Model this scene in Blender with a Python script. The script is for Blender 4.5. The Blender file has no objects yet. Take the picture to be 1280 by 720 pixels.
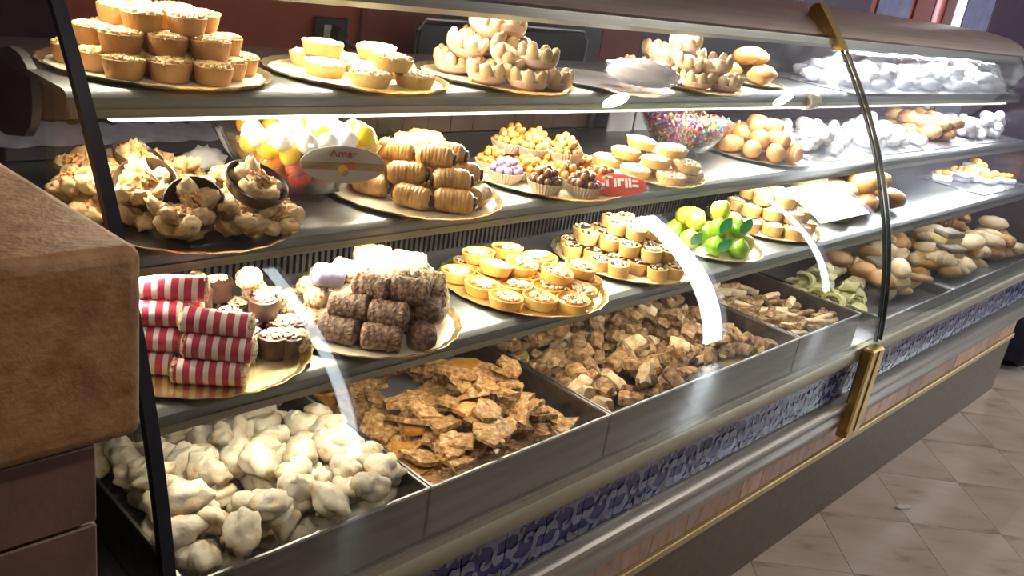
import bpy, math, random
import numpy as np
from mathutils import Vector, Matrix, Euler, noise
random.seed(7)
S = bpy.context.scene
COL = S.collection
PI = math.pi
# ------------------------------------------------------------------ camera
F_PX = 1110.0
yaw, pitch, roll = math.radians(48.3), math.radians(20.43), math.radians(9.18)
cam = bpy.data.cameras.new('camera')
cam.sensor_width = 36.0
cam.lens = 36.0 * F_PX / 1280.0
cam.clip_start = 0.02
camo = bpy.data.objects.new('camera', cam)
COL.objects.link(camo)
fwd = Vector((math.sin(yaw) * math.cos(pitch), math.cos(yaw) * math.cos(pitch), -math.sin(pitch)))
rgt = Vector((math.cos(yaw), -math.sin(yaw), 0))
up = rgt.cross(fwd)
r2 = rgt * math.cos(roll) + up * math.sin(roll)
u2 = up * math.cos(roll) - rgt * math.sin(roll)
mw = Matrix(((r2.x, u2.x, -fwd.x), (r2.y, u2.y, -fwd.y), (r2.z, u2.z, -fwd.z))).to_4x4()
mw.translation = Vector((0, 0, 1.45))
camo.matrix_world = mw
S.camera = camo
# ------------------------------------------------------------------ world, exposure
W = bpy.data.worlds.new('world')
W.use_nodes = True
W.node_tree.nodes['Background'].inputs[0].default_value = (0.55, 0.5, 0.6, 1)
W.node_tree.nodes['Background'].inputs[1].default_value = 0.02
S.world = W
S.view_settings.view_transform = 'Standard'
S.view_settings.look = 'None'
S.view_settings.gamma = 1
S.view_settings.use_curve_mapping = False
S.view_settings.exposure = 0.0
# ------------------------------------------------------------------ lamps of the shop
LED_TOP, LED_MID, LED_LOW, LED_HOOD, ROOM = 10.0, 8.5, 8.0, 9.0, 10.0


def area(name, loc, sx, sy, power, color, rot=(0, 0, 0), label=None, shape='RECTANGLE', spread=PI):
    l = bpy.data.lights.new(name, 'AREA')
    l.shape = shape
    l.size = sx
    l.size_y = sy
    l.energy = power
    l.color = color
    l.spread = spread
    o = bpy.data.objects.new(name, l)
    COL.objects.link(o)
    o.location = loc
    o.rotation_euler = rot
    return o


WARM = (1.0, 0.86, 0.66)
COOL = (0.93, 0.96, 1.0)
for x0, x1, c in ((0.40, 1.6, WARM), (1.6, 2.43, (1, .93, .82)), (2.47, 4.08, COOL)):
    n = (x1 - x0) / 1.2
    xc = (x0 + x1) / 2
    area('hood_tube_light', (xc, 1.20, 1.358), x1 - x0 - .02, .02, LED_HOOD * n, c, (math.radians(-12), 0, 0))
    area('shelf_strip_light', (xc, 1.105, 1.188), x1 - x0 - .02, .018, LED_TOP * n, c, (math.radians(-6), 0, 0))
    area('shelf_strip_light', (xc, 1.015, 1.017), x1 - x0 - .02, .018, LED_MID * n, c, (math.radians(-4), 0, 0))
    area('shelf_strip_light', (xc, 0.925, 0.852), x1 - x0 - .02, .018, LED_LOW * n, c, (math.radians(-2), 0, 0))
DOWNLIGHTS = [(x, .02) for x in (-1.3, .4, 3.72, 5.50)]
for x, y in DOWNLIGHTS:
    area('downlight_lamp', (x, y, 2.772), .17, .17, ROOM, (1, .86, .74), shape='DISK')

# ------------------------------------------------------------------ materials


def mat(name, cols, scale=8.0, rough=.6, bump=0.0, bscale=60.0, metal=0.0, spec=.5, emit=None, estr=0.0, vary=0.0,
        coat=0.0, island=False, aniso=None, detail=4.0, sss=0.0, pos=None):
    m = bpy.data.materials.new(name)
    m.use_nodes = True
    nt = m.node_tree
    N, L = nt.nodes, nt.links
    b = N['Principled BSDF']
    b.inputs['Roughness'].default_value = rough
    b.inputs['Metallic'].default_value = metal
    b.inputs['Specular IOR Level'].default_value = spec
    b.inputs['Coat Weight'].default_value = coat
    if sss:
        b.inputs['Subsurface Weight'].default_value = sss
        b.inputs['Subsurface Radius'].default_value = (.01, .006, .003)
    tc = N.new('ShaderNodeTexCoord')
    vec = tc.outputs['Object']
    if aniso:
        mp = N.new('ShaderNodeMapping')
        mp.inputs['Scale'].default_value = aniso
        L.new(vec, mp.inputs['Vector'])
        vec = mp.outputs['Vector']
    if len(cols) == 1:
        cols = [cols[0], cols[0]]
    rp = N.new('ShaderNodeValToRGB')
    el = rp.color_ramp.elements
    while len(el) < len(cols):
        el.new(.5)
    for i, c in enumerate(cols):
        el[i].position = pos[i] if pos else .3 + .4 * i / (len(cols) - 1)
        el[i].color = (*c, 1)
    if island:
        g = N.new('ShaderNodeNewGeometry')
        rp.color_ramp.interpolation = 'CONSTANT'
        for i in range(len(cols)):
            el[i].position = i / len(cols)
        L.new(g.outputs['Random Per Island'], rp.inputs['Fac'])
    else:
        nz = N.new('ShaderNodeTexNoise')
        nz.inputs['Scale'].default_value = scale
        nz.inputs['Detail'].default_value = detail
        L.new(vec, nz.inputs['Vector'])
        L.new(nz.outputs['Fac'], rp.inputs['Fac'])
    out = rp.outputs['Color']
    if vary:
        oi = N.new('ShaderNodeObjectInfo')
        mr = N.new('ShaderNodeMapRange')
        mr.inputs['To Min'].default_value = 1 - vary
        mr.inputs['To Max'].default_value = 1 + vary
        L.new(oi.outputs['Random'], mr.inputs['Value'])
        hs = N.new('ShaderNodeHueSaturation')
        L.new(mr.outputs['Result'], hs.inputs['Value'])
        L.new(out, hs.inputs['Color'])
        out = hs.outputs['Color']
    L.new(out, b.inputs['Base Color'])
    if bump:
        n2 = N.new('ShaderNodeTexNoise')
        n2.inputs['Scale'].default_value = bscale
        n2.inputs['Detail'].default_value = 3
        L.new(vec, n2.inputs['Vector'])
        bp = N.new('ShaderNodeBump')
        bp.inputs['Strength'].default_value = bump
        bp.inputs['Distance'].default_value = .004
        L.new(n2.outputs['Fac'], bp.inputs['Height'])
        L.new(bp.outputs['Normal'], b.inputs['Normal'])
    if emit:
        b.inputs['Emission Color'].default_value = (*emit, 1)
        b.inputs['Emission Strength'].default_value = estr
    return m


def glass_mat(name, tint=(.97, .985, .98), ior=1.5, rough=0.0, boost=1.0, film=0.0):
    m = bpy.data.materials.new(name)
    m.use_nodes = True
    nt = m.node_tree
    N, L = nt.nodes, nt.links
    for n in list(N):
        N.remove(n)
    out = N.new('ShaderNodeOutputMaterial')
    tr = N.new('ShaderNodeBsdfTransparent')
    tr.inputs[0].default_value = (*tint, 1)
    gl = N.new('ShaderNodeBsdfGlossy')
    gl.inputs['Roughness'].default_value = rough
    gl.inputs['Color'].default_value = (1, 1, 1, 1)
    geo = N.new('ShaderNodeNewGeometry')
    mx = N.new('ShaderNodeMix')
    mx.inputs[2].default_value = ior
    mx.inputs[3].default_value = 1 / ior
    L.new(geo.outputs['Backfacing'], mx.inputs[0])
    fr = N.new('ShaderNodeFresnel')
    L.new(mx.outputs[0], fr.inputs['IOR'])
    mul = N.new('ShaderNodeMath')
    mul.operation = 'MULTIPLY_ADD'
    mul.use_clamp = True
    mul.inputs[1].default_value = boost
    mul.inputs[2].default_value = film
    L.new(fr.outputs[0], mul.inputs[0])
    ms = N.new('ShaderNodeMixShader')
    L.new(mul.outputs[0], ms.inputs[0])
    L.new(tr.outputs[0], ms.inputs[1])
    L.new(gl.outputs[0], ms.inputs[2])
    L.new(ms.outputs[0], out.inputs[0])
    return m


M = {}
M['glass'] = glass_mat('case_glass')
M['bowl'] = glass_mat('bowl_glass', (.95, .97, .97), 1.5, .02, 1.3)
M['film'] = glass_mat('plastic_film', (.93, .93, .94), 1.45, .18, 1.3, .10)
M['edge'] = mat('glass_edge_green', [(.010, .017, .015)], rough=.25)
M['seal'] = mat('black_seal', [(.008, .008, .014), (.015, .015, .03)], rough=.35)
M['steel'] = mat('brushed_steel', [(.42, .43, .44), (.52, .53, .53)], 3, .32, .15, 40, 1.0, aniso=(1, 30, 30))
M['shelf'] = mat('shelf_steel', [(.20, .215, .22), (.27, .285, .29)], 3, .34, .1, 40, .9, aniso=(1, 30, 30))
M['shelf_lip'] = mat('shelf_lip_metal', [(.27, .25, .18), (.34, .32, .24)], 3, .38, .1, 40, .85, aniso=(1, 30, 30))
M['traysteel'] = mat('tray_steel', [(.13, .122, .12), (.20, .19, .19)], 5, .42, .12, 60, .95, aniso=(1, 12, 12))
M['hood'] = mat('hood_brushed_metal', [(.52, .44, .40), (.66, .58, .54)], 2.5, .36, .1, 30, .85, aniso=(.4, 40, 40))
M['hoodband'] = mat('hood_band', [(.36, .37, .36), (.46, .47, .45)], 2.5, .3, .1, 30, .9, aniso=(.4, 40, 40))
M['brass'] = mat('brass', [(.48, .33, .10), (.58, .42, .16)], 6, .3, .1, 50, .95)
M['dark'] = mat('dark_interior', [(.02, .019, .024), (.03, .028, .034)], 6, .5)
M['grille'] = mat('grille_metal', [(.04, .038, .045), (.06, .057, .064)], 8, .4, metal=.6)
M['led'] = mat('led_diffuser', [(.9, .9, .85)], rough=.4, emit=(1, .93, .78), estr=3.2)
M['rail'] = mat('ledge_rail', [(.34, .31, .22), (.42, .38, .28)], 4, .42, .1, 40, .5, aniso=(1, 10, 10))
M['moulding'] = mat('steel_moulding', [(.36, .36, .35), (.47, .47, .46)], 4, .3, .1, 30, .9, aniso=(1, 30, 30))
M['kick'] = mat('brown_kickboard', [(.12, .088, .066), (.16, .12, .09)], 40, .5, .2, 200)
M['gold'] = mat('gold_strip', [(.52, .38, .16), (.62, .48, .24)], 20, .42, .2, 120, .5)
M['marble'] = mat('pink_marble', [(.42, .22, .16), (.58, .36, .26), (.62, .45, .34)], 14, .3, .05, 30, aniso=(3, 1, 1), vary=.3)
M['bluetile'] = mat('blue_tile', [(.018, .020, .11), (.05, .055, .20)], 22, .18, .05, 20)
M['scroll'] = mat('scroll_glaze', [(.17, .18, .28), (.27, .29, .40)], 40, .2)
M['ochre'] = mat('ochre_glaze', [(.30, .18, .05)], rough=.25)
M['stone'] = mat('brown_stone', [(.24, .115, .048), (.35, .185, .08), (.44, .26, .13)], 45, .55, .35, 160, detail=8)
M['tilestone'] = mat('brown_wall_tile', [(.14, .078, .062), (.20, .115, .09)], 18, .5, .15, 90, vary=.12)
M['grout'] = mat('grout', [(.05, .035, .03)], rough=.9)
M['floortile'] = mat('marble_floor_tile', [(.22, .16, .12), (.52, .43, .36), (.60, .51, .44)], 10, .22, .06, 30, aniso=(1, .35, 1),
                     vary=.06, pos=(.28, .42, .62), detail=8)
M['floorbase'] = mat('floor_joint', [(.05, .04, .035)], rough=.9)
M['redwall'] = mat('red_wall', [(.34, .075, .045), (.38, .09, .055)], 30, .7, .1, 150)
M['darkred'] = mat('dark_red_panel', [(.20, .04, .035), (.24, .05, .04)], 30, .6)
M['plum'] = mat('plum_panel', [(.05, .03, .05), (.075, .045, .07)], 12, .4)
M['roomwall'] = mat('room_wall', [(.30, .24, .21), (.34, .28, .24)], 12, .8)
M['ceil'] = mat('ceiling_paint', [(.42, .38, .36)], rough=.9)
for _i, _e in enumerate((7.0, 22.0, 10.0, 34.0)):
    M['window_%d' % (_i + 1)] = mat('lit_window', [(.9, .95, 1)], rough=.3, emit=(.86, .95, 1.0), estr=_e)
M['tube'] = mat('lit_tube', [(.9, .95, 1)], rough=.3, emit=(.9, .93, 1.0), estr=4.0)
M['disc'] = mat('downlight_disc', [(.9, .9, .9)], rough=.3, emit=(1, .93, .85), estr=45.0)
M['white'] = mat('white_plastic', [(.7, .7, .72)], rough=.4)
M['black'] = mat('black_plastic', [(.012, .012, .014)], rough=.35)
M['wood'] = mat('brown_wood_strip', [(.07, .04, .024), (.11, .068, .044)], 12, .5, .1, 60, aniso=(1, 1, .2), vary=.12)
M['paper'] = mat('white_paper', [(.62, .62, .70), (.74, .74, .80)], 6, .7, .2, 12)
M['silver'] = mat('silver_foil', [(.62, .62, .68), (.78, .78, .84)], 20, .22, .3, 60, .95)
M['platterfoil'] = mat('platter_foil', [(.26, .26, .38), (.42, .42, .56)], 20, .3, .3, 60, .3)
M['goldcard'] = mat('gold_card', [(.76, .62, .32), (.80, .67, .38)], 16, .25, .05, 50, .9)
M['creamcard'] = mat('cream_card', [(.72, .66, .50), (.80, .74, .58)], 16, .35, .1, 50, .25)
M['blackcard'] = mat('black_card', [(.012, .010, .010)], rough=.3)
M['lilac'] = mat('lilac_china', [(.17, .16, .28), (.26, .25, .38)], 10, .3)
M['navy'] = mat('navy_fabric', [(.010, .012, .035), (.02, .022, .06)], 30, .85, .4, 200)
# pastry materials
M['crust'] = mat('baked_crust', [(.30, .135, .04), (.44, .22, .075), (.54, .31, .12)], 26, .6, .25, 140, vary=.14)
M['crustpale'] = mat('pale_crust', [(.46, .27, .085), (.60, .39, .14), (.66, .46, .20)], 26, .6, .2, 140, vary=.10)
M['crustyel'] = mat('golden_crust', [(.58, .33, .06), (.70, .44, .11), (.74, .51, .17)], 22, .5, .2, 140, vary=.08)
M['pinenut'] = mat('pine_nuts', [(.40, .22, .07), (.60, .42, .19), (.74, .60, .36)], 60, .55, .3, 300, vary=.1)
M['pinenutpale'] = mat('pale_nuts', [(.70, .56, .34), (.80, .70, .50), (.84, .77, .62)], 60, .55, .3, 300, vary=.08)
M['jam'] = mat('amber_jam', [(.34, .075, .012), (.52, .16, .025)], 20, .1, .05, 40, coat=.6, vary=.15)
M['sugar'] = mat('icing_sugar', [(.80, .77, .70), (.84, .83, .79)], 30, .75, .3, 180, vary=.04)
M['sugarcool'] = mat('cool_icing', [(.70, .69, .72), (.82, .81, .84)], 24, .65, .3, 160, vary=.06)
M['iced'] = mat('iced_biscuit', [(.32, .16, .06), (.62, .52, .34), (.74, .69, .55), (.80, .77, .68)], 22, .65, .45, 120, vary=.10, pos=(.30, .40, .52, .75))
M['choco'] = mat('dark_chocolate', [(.035, .017, .012), (.06, .03, .022)], 22, .32, .2, 80, vary=.2)
M['milkchoc'] = mat('milk_chocolate', [(.042, .018, .012), (.075, .034, .024)], 26, .42, .15, 90, vary=.15)
M['nutcoat'] = mat('chopped_nut_coat', [(.16, .085, .04), (.56, .42, .25), (.74, .63, .45)], 190, .7, .9, 260, vary=.12, pos=(.36, .5, .66))
M['nutshade'] = mat('shaded_nut_coat', [(.055, .03, .02), (.15, .09, .055), (.30, .20, .12)], 190, .7, .9, 260, vary=.2, pos=(.36, .5, .7))  # nut coat darkened to paint the shaded front of the log heap
M['pinkice'] = mat('pink_icing', [(.42, .025, .065), (.52, .05, .10)], 20, .4, .1, 60, vary=.1)
M['whiteice'] = mat('white_icing', [(.78, .68, .66), (.82, .74, .72)], 20, .45)
M['rollpastry'] = mat('rolled_pastry', [(.27, .125, .032), (.42, .225, .07), (.56, .34, .13)], 30, .38, .3, 110, vary=.12, coat=.25, aniso=(3, 1, 1))
M['walnut'] = mat('walnut_biscuit', [(.26, .14, .055), (.50, .34, .16), (.68, .54, .32)], 32, .65, .5, 110, vary=.1)
M['almond'] = mat('almond_finger', [(.40, .24, .11), (.58, .43, .25), (.70, .57, .38)], 28, .5, .3, 100, vary=.1)
M['basket'] = mat('basket_biscuit', [(.30, .16, .08), (.46, .29, .17)], 26, .6, .3, 100, vary=.12)
M['rosecream'] = mat('rose_cream', [(.52, .33, .30), (.64, .46, .42)], 22, .45, .1, 60)
M['honey'] = mat('honey_ball', [(.38, .15, .022), (.58, .29, .06), (.72, .45, .16)], 40, .2, .15, 120, coat=.6, vary=.15)
M['honeydark'] = mat('cocoa_ball', [(.15, .06, .025), (.24, .11, .05)], 40, .2, .1, 100, coat=.6, vary=.2)
M['shadedball'] = mat('shaded_ball', [(.26, .17, .30), (.40, .30, .42)], 40, .2, .1, 100, coat=.5, vary=.1)  # purple of the shadow put into the ball colour
M['papercup'] = mat('pleated_paper', [(.40, .33, .27), (.52, .45, .38)], 30, .7)
M['brittle'] = mat('nut_brittle', [(.17, .065, .02), (.38, .19, .06), (.55, .34, .14), (.72, .55, .32)], 120, .45, 1.0, 150, vary=.16, coat=.1, pos=(.30, .44, .58, .72))
M['brittleflat'] = mat('caramel_brittle', [(.40, .17, .025), (.54, .28, .06)], 50, .3, .3, 60, coat=.4, vary=.1)
M['biscotto'] = mat('biscotto', [(.08, .034, .012), (.25, .13, .052), (.40, .25, .115), (.60, .44, .25)], 75, .65, .8, 150, vary=.30, pos=(.32, .42, .54, .66))
M['biscottopale'] = mat('pale_biscotto', [(.52, .34, .16), (.74, .58, .36), (.80, .68, .48)], 60, .65, .5, 130, vary=.1)
M['bread'] = mat('bread_crust', [(.30, .125, .03), (.50, .28, .10), (.64, .43, .20)], 13, .5, .3, 70, vary=.18)
M['breadpale'] = mat('pale_bread', [(.56, .38, .18), (.72, .57, .34), (.78, .68, .48)], 13, .55, .3, 70, vary=.12)
M['breadbrown'] = mat('brown_bun', [(.33, .14, .035), (.50, .26, .08)], 10, .35, .15, 60, coat=.2, vary=.15)
M['cakedark'] = mat('grey_cake', [(.14, .115, .075), (.26, .22, .15)], 30, .7, .4, 100, vary=.15)
M['cakeyel'] = mat('yellow_crumb', [(.56, .42, .14), (.66, .53, .22)], 50, .8, .3, 140)
M['greenpasta'] = mat('pistachio_biscuit', [(.46, .44, .14), (.66, .62, .28), (.72, .70, .42)], 20, .55, .3, 90, vary=.12)
M['olive'] = mat('green_shaded_bun', [(.16, .15, .06), (.27, .24, .10)], 12, .5, .2, 60, vary=.15)  # greenish shading of the glass painted into the bun colour
M['fruitorange'] = mat('candied_orange', [(.62, .27, .02), (.72, .42, .05)], 20, .2, .1, 60, coat=.4, vary=.1)
M['lime'] = mat('marzipan_lime', [(.10, .32, .008), (.22, .45, .02), (.42, .52, .05)], 16, .28, .08, 90, coat=.4, vary=.12)
M['lemon'] = mat('marzipan_lemon', [(.46, .46, .03), (.58, .58, .10)], 14, .28, .1, 90, coat=.4, vary=.08)
M['leaf'] = mat('sugar_leaf', [(.008, .12, .045), (.015, .20, .075)], 20, .3)
M['cy'] = mat('yellow_jelly', [(.72, .46, .008), (.78, .58, .03)], 10, .22, coat=.4)
M['cr'] = mat('red_jelly', [(.38, .010, .010), (.48, .025, .018)], 10, .22, coat=.4)
M['co'] = mat('orange_jelly', [(.62, .17, .008), (.70, .28, .03)], 10, .22, coat=.4)
M['cp'] = mat('pink_jelly', [(.45, .045, .045), (.55, .10, .085)], 10, .25, coat=.4)
M['cw'] = mat('white_sweet', [(.80, .79, .76)], rough=.35, coat=.3)
M['cg'] = mat('lime_jelly', [(.50, .62, .10)], rough=.25, coat=.4)
M['sprinkle'] = mat('coloured_sprinkles', [(.42, .015, .05), (.55, .20, .01), (.03, .22, .04), (.50, .05, .2), (.15, .02, .18), (.55, .38, .02), (.05, .16, .40),
                                            (.36, .01, .015), (.55, .48, .45)], rough=.25, island=True, coat=.5)
M['redfoil'] = mat('red_wrapper', [(.58, .045, .03), (.68, .09, .05)], 12, .25, .2, 40, coat=.4)
M['label'] = mat('grey_label', [(.27, .25, .22), (.34, .32, .30)], 20, .5)
M['labelbrown'] = mat('label_brown_band', [(.20, .12, .05), (.25, .18, .08)], 30, .5)
M['labelred'] = mat('label_red', [(.20, .012, .02)], rough=.5)
M['traypaper'] = mat('sugared_dark_paper', [(.05, .05, .065), (.13, .13, .16), (.55, .55, .58)], 60, .6, .2, 90, pos=(.4, .62, .78))
M['greypaper'] = mat('grey_tray_paper', [(.22, .22, .28), (.28, .28, .34)], 10, .6)

# ------------------------------------------------------------------ mesh helpers


class MB:
    def __init__(s):
        s.v, s.f, s.m = [], [], []

    def add(s, vs, fs, mi=0):
        o = len(s.v)
        s.v += [tuple(v) for v in vs]
        s.f += [tuple(i + o for i in f) for f in fs]
        s.m += [mi] * len(fs)
        return s

    def box(s, a, b, mi=0, bev=0.0):
        x0, y0, z0 = a
        x1, y1, z1 = b
        if bev <= 0:
            vs = [(x, y, z) for z in (z0, z1) for y in (y0, y1) for x in (x0, x1)]
            return s.add(vs, [(0, 2, 3, 1), (4, 5, 7, 6), (0, 1, 5, 4), (2, 6, 7, 3), (0, 4, 6, 2), (1, 3, 7, 5)], mi)
        vs, fs = [], []
        k = bev
        for (dz, ins) in ((z0, k), (z0 + k, 0), (z1 - k, 0), (z1, k)):
            for (x, y) in ((x0 + ins, y0 + k), (x0 + k, y0 + ins), (x1 - k, y0 + ins), (x1 - ins, y0 + k),
                           (x1 - ins, y1 - k), (x1 - k, y1 - ins), (x0 + k, y1 - ins), (x0 + ins, y1 - k)):
                vs.append((x, y, dz))
        for r in range(3):
            for i in range(8):
                j = (i + 1) % 8
                fs.append((r * 8 + i, r * 8 + j, r * 8 + 8 + j, r * 8 + 8 + i))
        fs.append(tuple(range(7, -1, -1)))
        fs.append(tuple(range(24, 32)))
        return s.add(vs, fs, mi)

    def lathe(s, prof, n=24, c=(0, 0, 0), sx=1, sy=1, mi=0, rad=None):
        vs, fs = [], []
        for (r, z) in prof:
            for i in range(n):
                a = 2 * PI * i / n
                k = r * (rad(a, r, z) if rad else 1)
                vs.append((c[0] + sx * k * math.cos(a), c[1] + sy * k * math.sin(a), c[2] + z))
        for j in range(len(prof) - 1):
            for i in range(n):
                k = (i + 1) % n
                fs.append((j * n + i, j * n + k, j * n + n + k, j * n + n + i))
        if prof[0][0] > 1e-6:
            fs.append(tuple(range(n - 1, -1, -1)))
        if prof[-1][0] > 1e-6:
            fs.append(tuple((len(prof) - 1) * n + i for i in range(n)))
        return s.add(vs, fs, mi)

    def ball(s, c, r, seg=10, rings=6, nz=0.0, nf=2.0, seed=0, mi=0, rot=None):
        if not hasattr(r, '__len__'):
            r = (r, r, r)
        vs, fs = [], []
        sd = Vector((seed * 3.1, seed * 1.7, seed * 2.3))
        for j in range(1, rings):
            t = PI * j / rings
            for i in range(seg):
                a = 2 * PI * i / seg
                d = Vector((math.sin(t) * math.cos(a), math.sin(t) * math.sin(a), math.cos(t)))
                k = 1 + (nz * noise.noise(d * nf + sd) if nz else 0)
                p = Vector((d.x * r[0] * k, d.y * r[1] * k, d.z * r[2] * k))
                if rot:
                    p = rot @ p
                vs.append((c[0] + p.x, c[1] + p.y, c[2] + p.z))
        for sg in (1, -1):
            p = Vector((0, 0, sg * r[2]))
            if rot:
                p = rot @ p
            vs.append((c[0] + p.x, c[1] + p.y, c[2] + p.z))
        T, B = len(vs) - 2, len(vs) - 1
        for i in range(seg):
            k = (i + 1) % seg
            fs.append((T, i, k))
            fs.append((B, (rings - 2) * seg + k, (rings - 2) * seg + i))
            for j in range(rings - 2):
                fs.append((j * seg + i, j * seg + seg + i, j * seg + seg + k, j * seg + k))
        return s.add(vs, fs, mi)

    def tube(s, pts, rads, n=10, mi=0, cap=True):
        vs, fs = [], []
        P = [Vector(p) for p in pts]
        for j, p in enumerate(P):
            t = (P[min(j + 1, len(P) - 1)] - P[max(j - 1, 0)]).normalized()
            a = t.cross(Vector((0, 0, 1)))
            if a.length < 1e-4:
                a = t.cross(Vector((1, 0, 0)))
            a.normalize()
            b = a.cross(t)
            r = rads[j] if hasattr(rads, '__len__') else rads
            for i in range(n):
                w = 2 * PI * i / n
                q = p + (a * math.cos(w) + b * math.sin(w)) * r
                vs.append(tuple(q))
        for j in range(len(P) - 1):
            for i in range(n):
                k = (i + 1) % n
                fs.append((j * n + i, j * n + n + i, j * n + n + k, j * n + k))
        if cap:
            fs.append(tuple(range(n)))
            fs.append(tuple((len(P) - 1) * n + i for i in range(n - 1, -1, -1)))
        return s.add(vs, fs, mi)

    def extrude_x(s, prof, x0, x1, mi=0):           # closed profile in y,z
        n = len(prof)
        vs = [(x0, y, z) for y, z in prof] + [(x1, y, z) for y, z in prof]
        fs = [(i, (i + 1) % n, n + (i + 1) % n, n + i) for i in range(n)]
        fs += [tuple(range(n - 1, -1, -1)), tuple(range(n, 2 * n))]
        return s.add(vs, fs, mi)

    def slab(s, poly, z0, z1, mi=0):
        n = len(poly)
        vs = [(x, y, z0) for x, y in poly] + [(x, y, z1) for x, y in poly]
        fs = [(i, (i + 1) % n, n + (i + 1) % n, n + i) for i in range(n)]
        fs += [tuple(range(n - 1, -1, -1)), tuple(range(n, 2 * n))]
        return s.add(vs, fs, mi)

    def mesh(s, name, mats, smooth=True, sharp=42):
        me = bpy.data.meshes.new(name)
        me.from_pydata(s.v, [], s.f)
        if isinstance(mats, str):
            mats = [mats]
        for m in mats:
            me.materials.append(M[m])
        me.polygons.foreach_set('material_index', s.m)
        if smooth:
            me.polygons.foreach_set('use_smooth', [True] * len(me.polygons))
            try:
                me.set_sharp_from_angle(angle=math.radians(sharp))
            except Exception:
                pass
        me.update()
        return me


def link(name, me, parent=None, kind=None, label=None):
    o = bpy.data.objects.new(name, me)
    COL.objects.link(o)
    if parent:
        o.parent = parent
    if kind:
        o['kind'] = kind
    if label:
        o['label'] = label
    return o


def tag(o, label, cat, group=None):
    o['label'] = label
    o['category'] = cat
    if group:
        o['group'] = group
    return o


def empty(name, loc, label, cat, group=None):
    o = bpy.data.objects.new(name, None)
    COL.objects.link(o)
    o.empty_display_size = .05
    o.location = loc
    return tag(o, label, cat, group)


class Kind:
    """a pastry: list of variants; each variant is [(part name, mesh), ...], the first mesh is the thing itself"""

    def __init__(s, name, variants, cat):
        s.name, s.variants, s.cat = name, variants, cat
        if name in ('fruit_jelly', 'white_sweet'):
            return
        for v in variants:                     # stand every piece on its own lowest point
            low = min(q.co.z for q in v[0][1].vertices)
            if low < -1e-5:
                for p in v:
                    p[1].transform(Matrix.Translation((0, 0, -low)))

    def put(s, loc, rot=(0, 0, 0), sc=1.0, label='', group=None, var=None):
        v = s.variants[random.randrange(len(s.variants)) if var is None else var]
        o = bpy.data.objects.new(s.name, v[0][1])
        COL.objects.link(o)
        for pn, me, *kd in v[1:]:
            c = bpy.data.objects.new(pn, me)
            COL.objects.link(c)
            c.parent = o
            if kd:
                c['kind'] = kd[0]
        o.location = loc
        o.rotation_euler = rot
        o.scale = (sc, sc, sc) if not hasattr(sc, '__len__') else sc
        return tag(o, label, s.cat, group)


class Heap:
    """height field used to let loose pieces settle on what lies below"""

    def __init__(s, x0, x1, y0, y1, z, res=.005):
        s.x0, s.y0, s.res = x0, y0, res
        s.nx, s.ny = int((x1 - x0) / res) + 1, int((y1 - y0) / res) + 1
        s.h = np.full((s.nx, s.ny), z, float)
        s.gx = x0 + np.arange(s.nx) * res
        s.gy = y0 + np.arange(s.ny) * res

    def drop(s, x, y, rx, ry, ang, h, q=.6):
        X, Y = np.meshgrid(s.gx - x, s.gy - y, indexing='ij')
        c, sn = math.cos(ang), math.sin(ang)
        u, v = (X * c + Y * sn) / rx, (-X * sn + Y * c) / ry
        d = u * u + v * v
        k = d < .8
        if not k.any():
            return None
        z = float(np.quantile(s.h[k], q))
        k = d < 1
        s.h[k] = np.maximum(s.h[k], z + h * (1 - .45 * d[k]))
        return z


def rnd(a, b):
    return random.uniform(a, b)


# ------------------------------------------------------------------ room shell
RX0, RX1, RY0, RY1, RZ = -2.0, 10.0, -2.0, 2.4, 2.8


def structure(name, mb, mats, smooth=False):
    return link(name, mb.mesh(name, mats, smooth), kind='structure')


floor = structure('floor', MB().box((RX0, RY0, -.10), (RX1, RY1, -.003)), 'floorbase')
structure('ceiling', MB().box((RX0, RY0, RZ), (RX1, RY1, RZ + .1)), 'ceil')
structure('wall_left', MB().box((RX0 - .1, RY0, 0), (RX0, RY1, RZ)), 'roomwall')
structure('wall_right', MB().box((RX1, RY0, 0), (RX1 + .1, RY1, RZ)), 'plum')
structure('wall_back', MB().box((RX0, RY1, 0), (RX1, RY1 + .1, RZ)), 'redwall')
# front wall with lit shop windows (daylight slits behind the photographer)
WINS = [(2.39, 2.52, .25, 2.66), (5.63, 5.98, .1, 2.55), (7.62, 7.86, .3, 2.5), (8.10, 9.35, 1.70, 2.68)]
xs = RX0
mb = MB()
for a, b, z0, z1 in WINS:
    mb.box((xs, RY0 - .1, 0), (a, RY0, RZ))
    mb.box((a, RY0 - .1, 0), (b, RY0, z0))
    mb.box((a, RY0 - .1, z1), (b, RY0, RZ))
    xs = b
mb.box((xs, RY0 - .1, 0), (RX1, RY0, RZ))
structure('wall_front', mb, 'roomwall')
for i, (a, b, z0, z1) in enumerate(WINS):
    w = structure('window_%d' % (i + 1), MB().box((a, RY0 - .06, z0), (b, RY0 - .05, z1)), 'window_%d' % (i + 1))
    fr = MB()
    for q in ((a, a + .012), (b - .012, b)):
        fr.box((q[0], RY0 - .05, z0), (q[1], RY0 + .005, z1))
    for q in ((z0, z0 + .02), (z1 - .02, z1)):
        fr.box((a + .012, RY0 - .05, q[0]), (b - .012, RY0 + .005, q[1]))
    link('window_frame', fr.mesh('window_frame', 'plum', False), w)
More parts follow.
